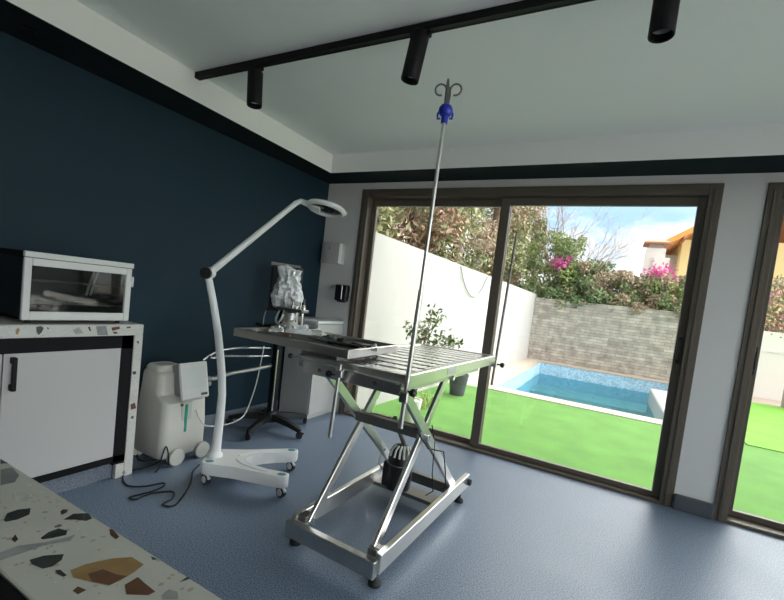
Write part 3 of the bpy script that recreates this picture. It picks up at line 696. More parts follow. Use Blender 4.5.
m = MB(); m.cyl(J - jd * .035, J + jd * .028, .034, seg=26); jt = m.build('elbow_joint', K['enamel'], mg)
m = MB(); m.cyl(J + jd * .028, J + jd * .042, .0345, .031, seg=26); m.build('joint_cap', K['blackplastic'], jt)['label'] = 'black joint cap'
H = V((.86, -1.335, 1.778)); m = MB(); m.tube([J - jd * .02, H + V((-.03, -.03, -.01))], [.021, .0165], 16); m.build('spring_arm', K['enamel'], mg)
hc = V((.975, -1.235, 1.762)); uu = V((.79, .60, -.11)).normalized(); vv = V((-.62, .77, -.13)); vv = (vv - uu * uu.dot(vv)).normalized(); nn = uu.cross(vv)
HM = M(((uu.x, vv.x, nn.x, hc.x), (uu.y, vv.y, nn.y, hc.y), (uu.z, vv.z, nn.z, hc.z), (0, 0, 0, 1)))
m = MB(); m.tube([H + V((-.03, -.03, -.012)), H + V((-.012, -.01, .006)), HM @ V((-.125, 0, .0))], [.017, .017, .02], 14); m.build('head_neck', K['enamel'], mg)
m = MB(HM); m.lathe([(.106, .010), (.115, .016), (.127, .012), (.132, 0), (.129, -.011), (.121, -.015), (.108, -.013), (.106, -.008), (.106, .010)], 44); hd = m.build('lamp_head', K['enamel'], mg)
m = MB(HM); m.lathe([(0, -.004), (.07, -.003), (.106, 0), (.106, .004), (.06, .009), (0, .011)], 40); m.build('lens', K['lens'], hd)
m = MB(HM); m.tube([(.116 * cos(a), .116 * sin(a), -.0145) for a in [k * pi / 20 for k in range(40)]], .004, 8, True); m.build('light_ring', K['whiteplastic'], hd)
m = MB(HM); m.box((-.105, -.05, -.026), (-.035, .05, -.012), .006); m.build('light_cover', K['whiteplastic'], hd)
m = MB(HM); m.box((.118, -.02, -.012), (.138, .02, .012), .006); m.build('grip', K['whiteplastic'], hd)

# ------------------------------------------------------------------ oxygen concentrator
oc = thing('oxygen_concentrator', 'white wheeled oxygen machine with tilted control screen by the navy wall', 'oxygen machine', (.24, -1.76, 0))
def rrect(x0, x1, y0, y1, r, z, n=5):
    pts = []
    for cx, cy, a0 in ((x1 - r, y1 - r, 0), (x0 + r, y1 - r, pi / 2), (x0 + r, y0 + r, pi), (x1 - r, y0 + r, 3 * pi / 2)):
        for k in range(n + 1): pts.append((cx + r * cos(a0 + k * pi / 2 / n), cy + r * sin(a0 + k * pi / 2 / n), z))
    return pts
yl, yr, xb, xr2 = -1.865, -1.545, .08, .40
rings = []
for z, i, fx in ((.045, .015, .015), (.06, .0, 0), (.25, .0, 0), (.40, .014, .01), (.425, .016, .05), (.44, .018, .085), (.50, .026, .09), (.555, .03, .095), (.575, .036, .1), (.585, .05, .115)):
    rings.append(rrect(xb + i * .4, xr2 - fx, yl + i * .75, yr - i * .45, .045, z))
m = MB(); m.loft(rings); body = m.build('body', K['offwhite'], oc, ang=50)
m = MB(); m.loft([rrect(.11, .28, -1.835, -1.66, .04, .58), rrect(.11, .28, -1.835, -1.66, .04, .602), rrect(.12, .27, -1.825, -1.68, .04, .618)]); m.build('carry_handle', K['offwhite'], body)
m = MB(); m.loft([rrect(.15, .24, -1.80, -1.70, .02, .6165), rrect(.15, .24, -1.80, -1.70, .02, .6195)]); m.build('handle_recess', K['greyplastic'], body)
# control box with tilted screen
Cc = (at((179.5, 365), 'x', .42) + at((202, 362), 'x', .42) + at((208, 395), 'x', .42) + at((186, 399), 'x', .42)) / 4
SM = M.Translation(Cc) @ M.Rotation(RAD(-14), 4, 'Z') @ M.Rotation(RAD(-11), 4, 'Y') @ M.Rotation(RAD(4), 4, 'X')
m = MB(SM); m.box((-.13, -.085, -.10), (-.012, .085, .11), .015, seg=3); cx_ = m.build('control_box', K['greyplastic'], oc)
m = MB(SM); m.box((-.015, -.088, -.118), (.008, .088, .118), .008); sc_ = m.build('front_panel', K['whiteplastic'], cx_)
m = MB(SM); m.box((.0075, -.07, -.05), (.0092, .07, .09)); m.build('display', K['display'], sc_)
m = MB(SM); m.box((.008, .035, -.1), (.0105, .075, -.085)); m.build('button_row', K['pot_grey'], sc_)
for y, z in ((-.05, -.09), (-.02, -.09), (-.05, .1), (-.01, .1)):
    m = MB(SM); m.cyl((.007, y, z), (.011, y, z), .008, seg=14); m.build('button', K['whiteplastic'], sc_)
m = MB(); m.box((.389, -1.745, .15), (.398, -1.67, .40), .004); m.mat(1).box((.395, -1.722, .2), (.401, -1.70, .385), .003)
m.build('flow_meter', [K['label'], K['green']], body)['label'] = 'green flow tube window'
m = MB(); m.ell((.397, -1.745, .385), (.01, .01, .01)); m.build('outlet_port', K['chip_rust'], body)
for (x, y, r) in ((.405, -1.765, .052), (.405, -1.58, .052), (.105, -1.83, .045), (.085, -1.6, .045)):
    m = MB(); m.cyl((x - .02, y, r), (x + .018, y, r), r, seg=30); wl = m.build('wheel', K['offwhite'], oc)
    m = MB(); m.tube([(x - .001, y + r * cos(a), r + r * sin(a)) for a in [k * pi / 14 for k in range(28)]], .0035, 6, True); m.build('tyre', K['greyplastic'], wl)
m = MB(); m.cyl((.40, -1.62, .49), (.40, -1.555, .505), .018); m.cyl((.40, -1.6, .535), (.40, -1.57, .54), .012); m.build('hose_fitting', K['greyplastic'], oc)

# ------------------------------------------------------------------ five-star trolley with monitor
cen = V((.30, -.83, 0))
ty = thing('monitor_trolley', 'black five-star trolley with chrome rails by the navy wall', 'trolley', cen)
for k in range(5):
    a = RAD(-75 + 72 * k); d = V((cos(a), sin(a), 0)); s = V((-sin(a), cos(a), 0))
    m = MB()
    R_ = []
    for (t, w_, z0, z1) in ((.0, .036, .075, .135), (.10, .03, .08, .128), (.22, .024, .07, .11), (.325, .021, .055, .085), (.345, .012, .056, .078)):
        c = cen + d * t; R_.append([c + s * w_ + V((0, 0, z0)), c + s * w_ * .8 + V((0, 0, z1)), c - s * w_ * .8 + V((0, 0, z1)), c - s * w_ + V((0, 0, z0))])
    m.loft(R_); lg = m.build('base_arm', K['blackplastic'], ty, ang=60)
    p = cen + d * .335; castor(lg, (p.x, p.y), a + .9, 'castor', .026, 'rubber', 'blackplastic', .06)
m = MB(); m.lathe([(0, .06), (.05, .06), (.052, .12), (.04, .145), (.03, .15), (0, .15)], 26, M.Translation(cen)); m.build('hub', K['blackplastic'], ty)
m = MB(); m.box((cen.x - .025, cen.y - .035, .14), (cen.x + .025, cen.y + .035, .87), .006); m.build('column', K['black'], ty)
m = MB(); m.box((cen.x + .026, cen.y - .03, .16), (cen.x + .031, cen.y - .02, .68)); m.build('column_strip', K['steel2'], ty)
def rail(pxs, xs, r, mk='chrome'):
    pts = [at(p, 'x', x) for p, x in zip(pxs, xs)]
    m = MB(); m.tube(smooth(pts), r, 12); return m.build('chrome_rail', K[mk], ty)
def smooth(P, n=5):
    P = [V(p) for p in P]; out = []
    for i in range(len(P) - 1):
        a, b, c, d = P[max(i - 1, 0)], P[i], P[i + 1], P[min(i + 2, len(P) - 1)]
        for k in range(n):
            t = k / n
            out.append(.5 * ((2 * b) + (c - a) * t + (2 * a - 5 * b + 4 * c - d) * t * t + (3 * b - a - 3 * c + d) * t ** 3))
    return out + [P[-1]]
rail([(278, 348.5), (250, 347.5), (225, 349.5), (212, 354), (203, 360)], [.28, .25, .2, .17, .15], .011)
rail([(277, 356), (250, 356), (225, 356), (214, 358), (210, 357)], [.28, .25, .2, .19, .19], .010)
rail([(276, 364.5), (255, 369), (230, 373.5), (216, 378), (207, 379)], [.28, .25, .2, .18, .17], .017, 'steel2')
pa = at((208, 379), 'x', .17); m = MB(); m.cyl(pa - V((0, .02, 0)), pa + V((0, .02, 0)), .022); m.build('clamp_end', K['greyplastic'], ty)
ra = at((277.5, 346), 'x', .275); rb_ = at((275.5, 366), 'x', .275); m = MB(); m.box((.268, ra.y - .012, rb_.z), (.30, ra.y + .012, ra.z + .01), .003); m.build('rail_bracket', K['steel2'], ty)
m = MB(); m.box((.19, -1.0, .87), (.60, -.68, .892), .006); m.build('shelf', K['blackplastic'], ty)
m = MB(); m.box((.285, -.845, .892), (.315, -.815, 1.06), .004); m.build('monitor_post', K['black'], ty)

mo = thing('patient_monitor', 'black monitor on the trolley post, wrapped in crumpled plastic', 'monitor', (.31, -.85, 1.0))
MMt = M.Translation((.30, -.86, 1.20)) @ M.Rotation(RAD(38), 4, 'Z')
MMt = MMt @ M.Translation((.035, 0, -.012)); m = MB(MMt); m.box((-.125, -.005, -.165), (.125, .05, .19), .012); mb_ = m.build('housing', K['blackplastic'], mo)
m = MB(MMt); m.box((-.11, -.009, -.13), (.11, -.004, .175), .002); m.build('screen', K['blackplastic'], mb_)
m = MB(MMt); m.tube([(-.135, .02, .20), (.10, .02, .193)], .016, 14); m.build('top_roll', K['greyplastic'], mo)
m = MB(MMt); m.box((-.135, -.055, -.185), (.13, .05, -.16), .006); m.build('lower_tray', K['blackplastic'], mo)
# plastic sheet over the monitor
rnd = random.Random(5); m = MB(MMt @ M.Translation((.02, -.028, .015))); tm = bmesh.new(); n1, n2 = 13, 16; rows = []
for i in range(n1 + 1):
    row = []
    for j in range(n2 + 1):
        u, v = i / n1, j / n2; edge = min(u, 1 - u, v, 1 - v) * 5
        dd_ = min(1, edge) * (.02 + .05 * rnd.random() + .02 * sin(9 * u + 5 * v) ** 2)
        row.append(tm.verts.new(((u - .5) * (.22 + .04 * sin(6 * v)) + rnd.uniform(-.006, .006), .02 - dd_, (v - .5) * .34 + .03 * sin(5 * u) * (v - .5) + rnd.uniform(-.006, .006))))
    rows.append(row)
for i in range(n1):
    for j in range(n2): tm.faces.new((rows[i][j], rows[i + 1][j], rows[i + 1][j + 1], rows[i][j + 1]))
m._merge(tm)
tag(m.build('plastic_cover', K['wrap'], base=(.3, -.9, 1.2), ang=8), 'crumpled clear plastic cover hanging over the monitor screen', 'plastic cover')
va = thing('vaporiser_canister', 'steel vaporiser canister with hoses on the trolley shelf', 'vaporiser', (.47, -.86, .892))
c0 = V((.45, -.88, .892))
m = MB(); m.lathe([(0, 0), (.07, 0), (.072, .012), (.062, .016), (.062, .10), (.068, .105), (.068, .115), (.04, .125), (0, .125)], 28, M.Translation(c0)); m.build('canister', K['steel2'], va)
m = MB(); m.box((c0.x - .12, c0.y - .05, 1.018), (c0.x + .15, c0.y + .04, 1.045), .006); m.build('manifold', K['darksteel'], va)
for dx, h, r in ((.02, .05, .014), (.06, .035, .018), (.10, .06, .012), (.135, .04, .016)):
    m = MB(); m.lathe([(0, 0), (r, 0), (r, h * .5), (r * .6, h * .6), (r * .7, h), (0, h)], 16, M.Translation((c0.x + dx, c0.y - .01, 1.045))); m.build('valve', K['chrome'], va)
m = MB(); m.cyl((c0.x + .12, c0.y, .892), (c0.x + .12, c0.y, 1.02), .009); m.cyl((c0.x + .085, c0.y - .03, .892), (c0.x + .085, c0.y - .03, 1.02), .006); m.build('support_rod', K['chrome'], va)
m = MB(); m.cyl((c0.x + .11, c0.y + .02, 1.04), (c0.x + .11, c0.y + .02, 1.13), .005); m.build('flow_tube', K['darksteel'], va)
m = MB(); m.tube(smooth([c0 + V((-.10, -.02, .14)), c0 + V((-.11, -.05, .05)), c0 + V((-.07, -.07, .02)), c0 + V((-.03, -.07, .07)), c0 + V((-.03, -.05, .13))]), .008, 10); m.build('breathing_hose', K['cream_tube'], va)
m = MB(); m.tube(smooth([(-.02 + .30, -1.0, .885), (.28, -1.0, .95), (.285, -.99, 1.0)]), .004, 8)
m.build('sensor_lead', K['greyplastic'], va)

# ------------------------------------------------------------------ cables on the floor and the oxygen tube
def fl(px, z=.005): return at(px, 'z', z)
zz = [(20, 465), (9, 488), (28, 514), (90, 516), (150, 505), (156, 514), (120, 532), (70, 545), (33, 556), (55, 563), (80, 552), (120, 540), (186, 536), (184, 560), (150, 580), (186, 586), (216, 560), (248, 505), (258, 465), (280, 440)]
pts = smooth([fl((120 + x / 3.53, 340 + y / 3.53)) for x, y in zz], 5)
m = MB(); m.tube(pts, .0045, 8); tag(m.build('power_cable', K['rubber'], base=pts[0]), 'black power cable looping over the floor before the magnifier base', 'cable')
pts = smooth([fl(p, .006) for p in ((150, 446), (141, 450), (137, 457), (144, 461), (158, 459), (168, 457), (150, 466), (134, 470), (128, 473))], 5)
m = MB(); m.tube(pts, .005, 8); tag(m.build('power_cable', K['rubber'], base=pts[0]), 'black cable bunched between the oxygen machine and the cabinet', 'cable')
pts = smooth([(.425, -1.82, .02), (.418, -1.825, .09), (.41, -1.84, .14), (.41, -1.86, .09), (.42, -1.88, .02), (.43, -1.91, .006)], 6)
m = MB(); m.tube(pts, .004, 8); tag(m.build('short_lead', K['rubber'], base=pts[-1]), 'short black lead arching against the oxygen machine front', 'cable')
pts = smooth([at((264, 346), 'x', .40), at((261, 362), 'x', .42), at((255, 388), 'x', .45), at((246, 412), 'x', .45), at((238, 420), 'x', .47), at((226, 424.5), 'x', .46), at((208, 426), 'x', .44), at((201, 421), 'x', .42), at((196, 410), 'x', .405)], 7)
m = MB(); m.tube(pts, .0042, 8); tag(m.build('oxygen_tube', K['cream_tube'], base=pts[0]), 'thin clear oxygen tube drooping from the tray to the oxygen machine', 'tube')

# ------------------------------------------------------------------ garden: ground, pool and walls
GZ = -.03; PX0, PX1, PYN, PYF = 1.22, 4.25, 3.3, 8.0
g = MB(); g.box((.42, .16, GZ - .12), (9.5, 2.98, GZ)); g.box((4.33, 2.98, GZ - .12), (9.5, 7.2, GZ)); g.box((-.1, .0, GZ - .16), (9.5, .16, GZ - .02))
struct(g.build('lawn', K['turf']), 'green artificial turf between the house and the pool', 'lawn')
g = MB(); g.box((4.37, 2.86, GZ + .0005), (9.5, 7.2, GZ + .012))
struct(g.build('raised_turf', K['turf2']), 'brighter green turf strip seen through the right glass door', 'lawn')
g = MB(); g.box((.5, 2.98, GZ - .12), (PX0 - .02, 8.6, GZ)); g.box((PX0 - .02, PYF + .02, GZ - .12), (9.5, 8.6, GZ)); g.box((4.7, 7.2, GZ - .12), (9.5, 8.7, GZ + .002))
struct(g.build('paving', K['paving']), 'beige paving around the pool', 'paving')
g = MB(); g.box((PX0 - .16, 2.98, GZ + .0005), (4.36, PYN + .012, GZ + .012)); g.box((PX0 - .1, PYN + .012, GZ + .0005), (PX0 + .012, PYF - .012, GZ + .012)); g.box((PX0 - .1, PYF - .012, GZ + .0005), (4.36, PYF + .12, GZ + .012)); g.box((PX1 - .012, PYN + .012, GZ + .0005), (4.36, PYF - .012, GZ + .012))
struct(g.build('pool_coping', K['coping']), 'cream coping strip along the pool edge', 'coping')
pl = thing('pool', 'small blue mosaic swimming pool beyond the lawn', 'pool', (2.8, 5.6, -1.4), kind='structure')
g = MB(); g.box((PX0 - .08, PYN - .08, -1.4), (PX0, PYF + .08, GZ)); g.box((PX1, PYN - .08, -1.4), (PX1 + .08, PYF + .08, GZ)); g.box((PX0, PYN - .08, -1.4), (PX1, PYN, GZ)); g.box((PX0, PYF, -1.4), (PX1, PYF + .08, GZ))
g.build('pool_wall', K['mosaic'], pl)
g = MB(); g.box((PX0 - .08, PYN - .08, -1.45), (PX1 + .08, PYF + .08, -1.38)); g.box((PX0, 6.9, -1.4), (PX1, PYF, -.6)); g.box((PX0, PYN, -1.4), (PX1, 6.9, -.85)); g.build('pool_basin', K['mosaic_deep'], pl)
g = MB(); g.box((PX0, PYN, -.325), (PX1, PYF, -.32)); g.build('water_surface', K['water'], pl)['label'] = 'calm blue green water'
g = MB(); g.box((3.62, PYN + .013, -1.4), (PX1 - .013, 6.6, GZ + .01), .02); g.build('pool_step', K['render'], pl)['label'] = 'white platform at the right end of the pool'
struct(MB().loft([[(.30, .205, -.2), (.46, .205, -.2), (.46, .205, 1.882), (.30, .205, 1.882)], [(.57, 8.75, -.2), (.77, 8.75, -.2), (.77, 8.75, 1.78), (.57, 8.75, 1.78)]]).build('garden_wall', K['render']), 'white garden wall beside the lawn', 'wall')
struct(MB().box((.77, 8.6, -.2), (5.3, 8.8, 1.68)).build('stone_wall', K['stone']), 'grey stacked stone wall behind the pool', 'wall')
g = MB(); g.box((5.3, 8.4, -.2), (9.6, 8.6, 1.45)); g.box((5.3, 8.38, 1.0), (9.6, 8.4, 1.06))
struct(g.build('boundary_wall', K['render2']), 'pale wall seen through the right glass door', 'wall')
g = MB(); g.box((5.93, 7.15, GZ), (6.2, 7.42, 1.0), .01); g.box((5.90, 7.12, 1.0), (6.23, 7.45, 1.06), .01)
tag(g.build('garden_post', K['render'], base=(6.06, 7.28, GZ)), 'white masonry post on the bright turf behind the right door', 'post')
struct(MB().box((-40, -40, -1.6), (60, 80, -1.5)).build('ground', K['ground']), 'dry ground around the house', 'ground')
struct(MB().box((5.8, -40, -.3), (40, .0, -.06)).build('terrace_side', K['terrace']), 'unseen pale terrace beside the house, colour raised to bounce light indoors', 'paving')
struct(MB().box((-10, -40, -.3), (5.8, -5.7, -.06)).build('terrace_rear', K['paving']), 'paved terrace behind the house', 'paving')
def gw(px): # on the white wall's face
    d = at(px, 'x', .5) - CAM; n = V((8.545, -.31, 0)); t = n.dot(V((.464, .205, 0)) - CAM) / n.dot(d); return CAM + d * t
g = MB(); pts = [p + V((.02, 0, 0)) for p in smooth([gw((459.7, 266)), gw((462, 279)), gw((466, 290)), gw((471, 296)), gw((477, 294.5)), gw((482, 287)), gw((486.5, 277))], 6)]
g.tube(pts, .011, 6); tag(g.build('wall_wire', K['greyplastic'], base=pts[0]), 'thin grey wire sagging down the white garden wall', 'wire')

# ------------------------------------------------------------------ plants
def leaves(name, mats, parent, n, place, size, seed, flat=False):
    rnd = random.Random(seed); vs = []; fs = []; mi = []
    off = world_of(parent)
    for _ in range(n):
        p, mm, sc = place(rnd)
        d = V((rnd.gauss(0, 1), rnd.gauss(0, 1), rnd.gauss(0, 1))).normalized(); e = d.orthogonal().normalized(); e = (e * cos(rnd.random() * 6) + d.cross(e) * sin(rnd.random() * 6)).normalized()
        f = d.cross(e); s = size * sc * rnd.uniform(.6, 1.3)
        b = len(vs); p = V(p) - off
        vs += [p - e * s, p + f * s * .45 + d * s * .12, p + e * s, p - f * s * .45 + d * s * .12]
        fs.append((b, b + 1, b + 2, b + 3)); mi.append(mm)
    me = bpy.data.meshes.new(name); me.from_pydata(vs, [], fs)
    for mm in mats: me.materials.append(K[mm])
    me.polygons.foreach_set('material_index', mi); me.update()
    o = bpy.data.objects.new(name, me); COL.objects.link(o); o.parent = parent; return o
def tree(name, label, cat, x, y, z0, h, rad, mats, n, size, seed, group, low=.15, wts=None):
    root = thing(name, label, cat, (x, y, z0), group); rnd = random.Random(seed)
    cl = []
    for _ in range(46):
        t = rnd.random(); r = rad * (1.0 - .45 * t) * math.sqrt(rnd.random()); a = rnd.random() * 6.283
        cl.append((V((x + r * cos(a), y + r * sin(a), z0 + h * (low + (1 - low) * t))), rnd.choices(range(len(mats)), wts)[0], rnd.uniform(.22, .42) * rad))
    def place(r_):
        c, mm, s = r_.choice(cl); v = V((r_.gauss(0, 1), r_.gauss(0, 1), r_.gauss(0, 1))).normalized() * s * r_.random() ** .4
        if r_.random() < .22: mm = r_.randrange(len(mats))
        p = c + v
        lim = .1 if p.z < 2.3 else .45
        if p.x > lim or (p.y < .5 and p.x > -.5): p.x = min(-.5 if p.y < .5 else lim, 2 * lim - p.x) - .3 * r_.random()
        return p, mm, 1
    tk = MB(); tk.tube([(x, y, z0), (x + .05, y, z0 + h * .5), (x, y + .05, z0 + h * .9)], [.16, .11, .03], 10); tk.build('trunk', K['bark'], root)
    bm_ = MB()
    for c, mm, s in [q for q in cl if q[0].x < .1 and (q[0].y > .6 or q[0].x < -.6)][:30]: bm_.tube([(x, y, max(z0 + .1 * h, c.z - .5)), (c + V((x, y, c.z))) / 2 + V((0, 0, -.1)), c], [.035, .022, .01], 6)
    bm_.build('branches', K['bark'], root)
    leaves('crown', mats, root, n, place, size, seed); return root
cons = [(-.6, .9, 4.6, 1.25, 'brown and green conifer behind the near end of the white garden wall', [4, 1, 2]), (-.55, 3.0, 5.4, 1.4, 'rust tinged conifer second along the white garden wall', [3, 2, 2]), (-.5, 5.2, 6.0, 1.5, 'green conifer behind the middle of the white garden wall', [1, 3, 3]),
        (-.4, 7.6, 6.6, 1.5, 'olive conifer behind the far end of the white garden wall', [1, 3, 3]), (-.4, 10.2, 6.9, 1.45, 'brown conifer beyond the meeting of white and stone walls', [3, 2, 2]), (-2.2, 2.4, 6.2, 1.8, 'tall conifer in the second row behind the near wall end', [3, 2, 2]), (-2.0, 6.4, 7.5, 1.9, 'tall conifer in the second row behind the wall middle', [2, 3, 2]), (-1.6, 12.5, 8.0, 1.9, 'tall conifer standing farthest behind the white wall', [2, 3, 3])]
for i, (x, y, h, r, lab, wts) in enumerate(cons):
    tree('conifer', lab, 'tree', x, y, -1.5, h + 1.5, r, ['leaf_b', 'leaf_a', 'leaf_c', 'leaf_dry'], 15000, .06, 20 + i, 'conifers behind the white garden wall', .12, wts + [1])
# hedge of shrubs over the stone wall
hedge = [(.95, 9.6, 3.5, .95, 'yellow green bush at the left end over the stone wall', ['leaf_e', 'leaf_c', 'leaf_g'], 0), (1.75, 9.7, 2.75, .85, 'bougainvillea bush with a pink bloom cluster over the stone wall', ['leaf_g', 'leaf_f', 'leaf_d'], 1),
         (2.7, 9.6, 2.55, .9, 'brownish dry shrub in the middle over the stone wall', ['leaf_f', 'leaf_dry', 'leaf_g'], 0), (3.55, 9.6, 2.5, .9, 'bougainvillea bush with pink blooms before the pale chimney', ['leaf_f', 'leaf_g', 'leaf_e'], 2), (4.4, 9.6, 2.5, .9, 'green shrub by the door frame over the stone wall', ['leaf_g', 'leaf_e', 'leaf_f'], 0)]
for i, (x, y, top, r, lab, mats, pk) in enumerate(hedge):
    root = thing('hedge_shrub', lab, 'shrub', (x, y, -1.5), 'shrubs growing over the stone wall'); rnd = random.Random(70 + i)
    cl = [(V((x + rnd.uniform(-r, r) * .8, y + rnd.uniform(-.75, .3), 1.65 + (top - 1.65) * rnd.random() ** .8)), rnd.randrange(3), rnd.uniform(.15, .3)) for _ in range(48)]
    cl += [(V((x + rnd.uniform(-r, r) * .8, 8.82 + rnd.uniform(-.22, .1), rnd.uniform(1.55, 1.95))), 2 if i < 3 else 0, .18) for _ in range(14)]
    def place(r_, cl=cl):
        c, mm, s = r_.choice(cl); v = V((r_.gauss(0, 1), r_.gauss(0, 1), r_.gauss(0, 1))).normalized() * s * r_.random() ** .4
        return c + v, mm if r_.random() > .2 else r_.randrange(3), 1
    tk = MB()
    for k in range(7): 
        c = cl[k][0]; tk.tube([(x + .1 * (k - 3), y, -1.5), (x + .15 * (k - 3), y, .8), c], [.04, .03, .012], 6)
    tk.build('stems', K['bark'], root)
    leaves('foliage', mats, root, 9000, place, .05, 80 + i)
    if pk:
        cs = [at((562, 262), 'y', 9.15)] if pk == 1 else [at((665, 278), 'y', 9.1), at((654, 275), 'y', 9.2)]
        def pp(r_, cs=cs):
            c = r_.choice(cs); return c + V((r_.gauss(0, .12), r_.gauss(0, .08), r_.gauss(0, .13))), 0, 1
        leaves('blossom', ['pink'], root, 420, pp, .05, 90 + i)['label'] = 'magenta blossom'
# shrub seen through the right-hand door
root = thing('hedge_shrub', 'pink flowered shrub above the pale wall in the right glass door', 'shrub', (6.6, 9.4, -1.5), 'shrubs growing over the pale wall')
def place(r_): return V((r_.uniform(5.3, 8.2), 9.2 + r_.gauss(0, .35), 1.2 + 1.5 * r_.random() ** 1.2)), r_.choices((0, 1, 2), (4, 3, 1))[0], 1
leaves('foliage', ['leaf_g', 'leaf_f', 'pink'], root, 8000, place, .05, 99)
tk = MB()
for k in range(6): tk.tube([(6.6 + .2 * (k - 3), 9.4, -1.5), (6.6 + .45 * (k - 3), 9.3, 1.6)], [.05, .015], 6)
tk.build('stems', K['bark'], root)
# bare tree
def branchy(root_pt, h, seed):
    rnd = random.Random(seed); mb = MB()
    def grow(p, d, L, r, lev):
        q = p + d * L * .5 + V((rnd.gauss(0, .05), rnd.gauss(0, .05), 0)) * L; e = q + (d + V((rnd.gauss(0, .15), rnd.gauss(0, .15), .05))).normalized() * L * .5
        mb.tube([p, q, e], [r, r * .8, r * .55], 5)
        if lev:
            for k in range(3 if lev > 1 else 4):
                dd = (d + V((rnd.gauss(0, .45), rnd.gauss(0, .45), rnd.gauss(.1, .25)))).normalized(); st = p.lerp(e, rnd.uniform(.45, 1))
                grow(st, dd, L * rnd.uniform(.5, .75), r * .55, lev - 1)
    for k in range(9):
        grow(V(root_pt), V((rnd.gauss(.12, .3), rnd.gauss(0, .2), 1)).normalized(), h * rnd.uniform(.42, .58), .034, 4)
    return mb
bt = thing('bare_tree', 'leafless pale tree rising behind the bushes against the sky', 'tree', (.9, 12.2, -1.5))
tk = MB(); tk.tube([(.9, 12.2, -1.5), (.92, 12.2, 0), (.95, 12.2, 1.5)], [.16, .13, .1], 10); tk.build('trunk', K['bark'], bt)
branchy((.95, 12.2, 1.4), 3.9, 11).build('branches', K['twig'], bt)
# potted plants
ptd = thing('plant_pot', 'dark grey plant pot on the lawn behind the far table corner', 'plant pot', (.95, 2.12, GZ))
m = MB(); m.lathe([(0, 0), (.10, 0), (.135, .26), (.14, .30), (.125, .30), (.12, .27), (0, .27)], 28, M.Translation((.95, 2.12, GZ))); m.build('pot', K['pot_grey'], ptd)
m = MB(); m.lathe([(0, .25), (.121, .262), (.122, .272), (0, .285)], 24, M.Translation((.95, 2.12, GZ))); m.build('soil', K['bark'], ptd)
PYW = .44
c = at((409.5, 424), 'y', PYW); c.z = GZ
pw = thing('potted_shrub', 'leafy shrub in a white pot just outside the glass door', 'potted plant', c)
m = MB(); m.lathe([(0, 0), (.075, 0), (.10, .20), (.104, .23), (.092, .23), (.088, .21), (0, .21)], 26, M.Translation(c)); m.build('pot', K['pot_white'], pw)
rnd = random.Random(3); m = MB(); tips = []; b0 = c + V((0, 0, .2))
for px, dy in (((433, 310), .0), ((439, 316), .05), ((423, 325), -.05), ((409, 326), -.04), ((428, 336), .1), ((452, 340), .05), ((461, 342), .02), ((444, 335), .1), ((414, 334), .04), ((431, 322), .03), ((424, 331), .1), ((434, 343), .12), ((447, 345), .12), ((418, 342), .1)):
    q = at(px, 'y', PYW + .12 + dy); tips.append(q); m.tube(smooth([b0, b0.lerp(q, .35) + V((0, 0, .22)), q]), .0045, 6)
m.build('stems', K['bark'], pw)
def place(r_):
    q = r_.choice(tips); return q.lerp(b0 + V((0, 0, .5)), r_.random() ** 2 * .3) + V((r_.gauss(0, .035), r_.gauss(0, .035), r_.gauss(0, .035))), r_.randrange(3), 1
leaves('foliage', ['leaf_d', 'leaf_g', 'leaf_a'], pw, 380, place, .030, 5)
tg = thing('grass_clump', 'bright green grass clump at the foot of the white garden wall', 'grass clump', (.87, 1.0, GZ))
m = MB()
for k in range(60):
    b0 = V((.87 + rnd.uniform(-.06, .1), 1.0 + rnd.uniform(-.25, .25), GZ)); a = rnd.random() * 6.28; L = rnd.uniform(.08, .22); m.tube([b0, b0 + V((cos(a) * L * .3, sin(a) * L * .3, L * .7)), b0 + V((cos(a) * L * .8, sin(a) * L * .8, L * .8))], [.005, .005, .001], 5)
m.build('blades', K['leaf_e'], tg)

# ------------------------------------------------------------------ far house
hs = thing('yellow_house', 'yellow house with orange eaves half hidden by the door frame', 'house', (8, 22, -1.5))
m = MB(); m.box((5.15, 20, -1.5), (12, 30, 5.5)); m.build('wall', K['housewall'], hs)
m = MB(); m.box((4.55, 21, -1.5), (5.15, 28, 4.9)); m.build('side_wing', K['render'], hs)
m = MB(); rf = [(4.35, 4.95), (8.5, 7.6), (12.8, 4.95), (12.8, 5.2), (8.5, 7.9), (4.35, 5.2)]
m.prism(rf, -30.5, -18.6, M.Rotation(RAD(90), 4, 'X')); m.build('roof', K['eaves'], hs)
m = MB()
for k in range(10): m.box((4.6 + k * .42, 18.6, 5.02 + k * .268), (4.7 + k * .42, 20.0, 5.14 + k * .268))
m.build('rafters', K['tile'], hs)
ch = thing('chimney', 'pale chimney tower with a red tiled cap above the hedge', 'chimney', (4.0, 15.6, -1.5))
CS = M.Translation((2.75, -3.47, 1.23)) @ M.Scale(.80, 4) @ M.Translation((-2.75, 3.47, -1.23))
m = MB(CS); m.box((3.75, 20, -2.2), (4.55, 21, 5.05)); m.box((4.1, 19.9, -2.2), (4.75, 20.6, 4.6)); m.build('stack', K['render2'], ch)
m = MB(CS); m.box((3.85, 20.1, 5.05), (4.45, 20.9, 5.25)); m.build('vent', K['render'], ch)
m = MB(CS); m.loft([[(3.6, 19.8, 5.25), (4.7, 19.8, 5.25), (4.7, 21.2, 5.25), (3.6, 21.2, 5.25)], [(3.6, 19.8, 5.32), (4.7, 19.8, 5.32), (4.7, 21.2, 5.32), (3.6, 21.2, 5.32)], [(4.0, 20.3, 5.55), (4.3, 20.3, 5.55), (4.3, 20.7, 5.55), (4.0, 20.7, 5.55)]]); m.build('cap', K['tile'], ch)

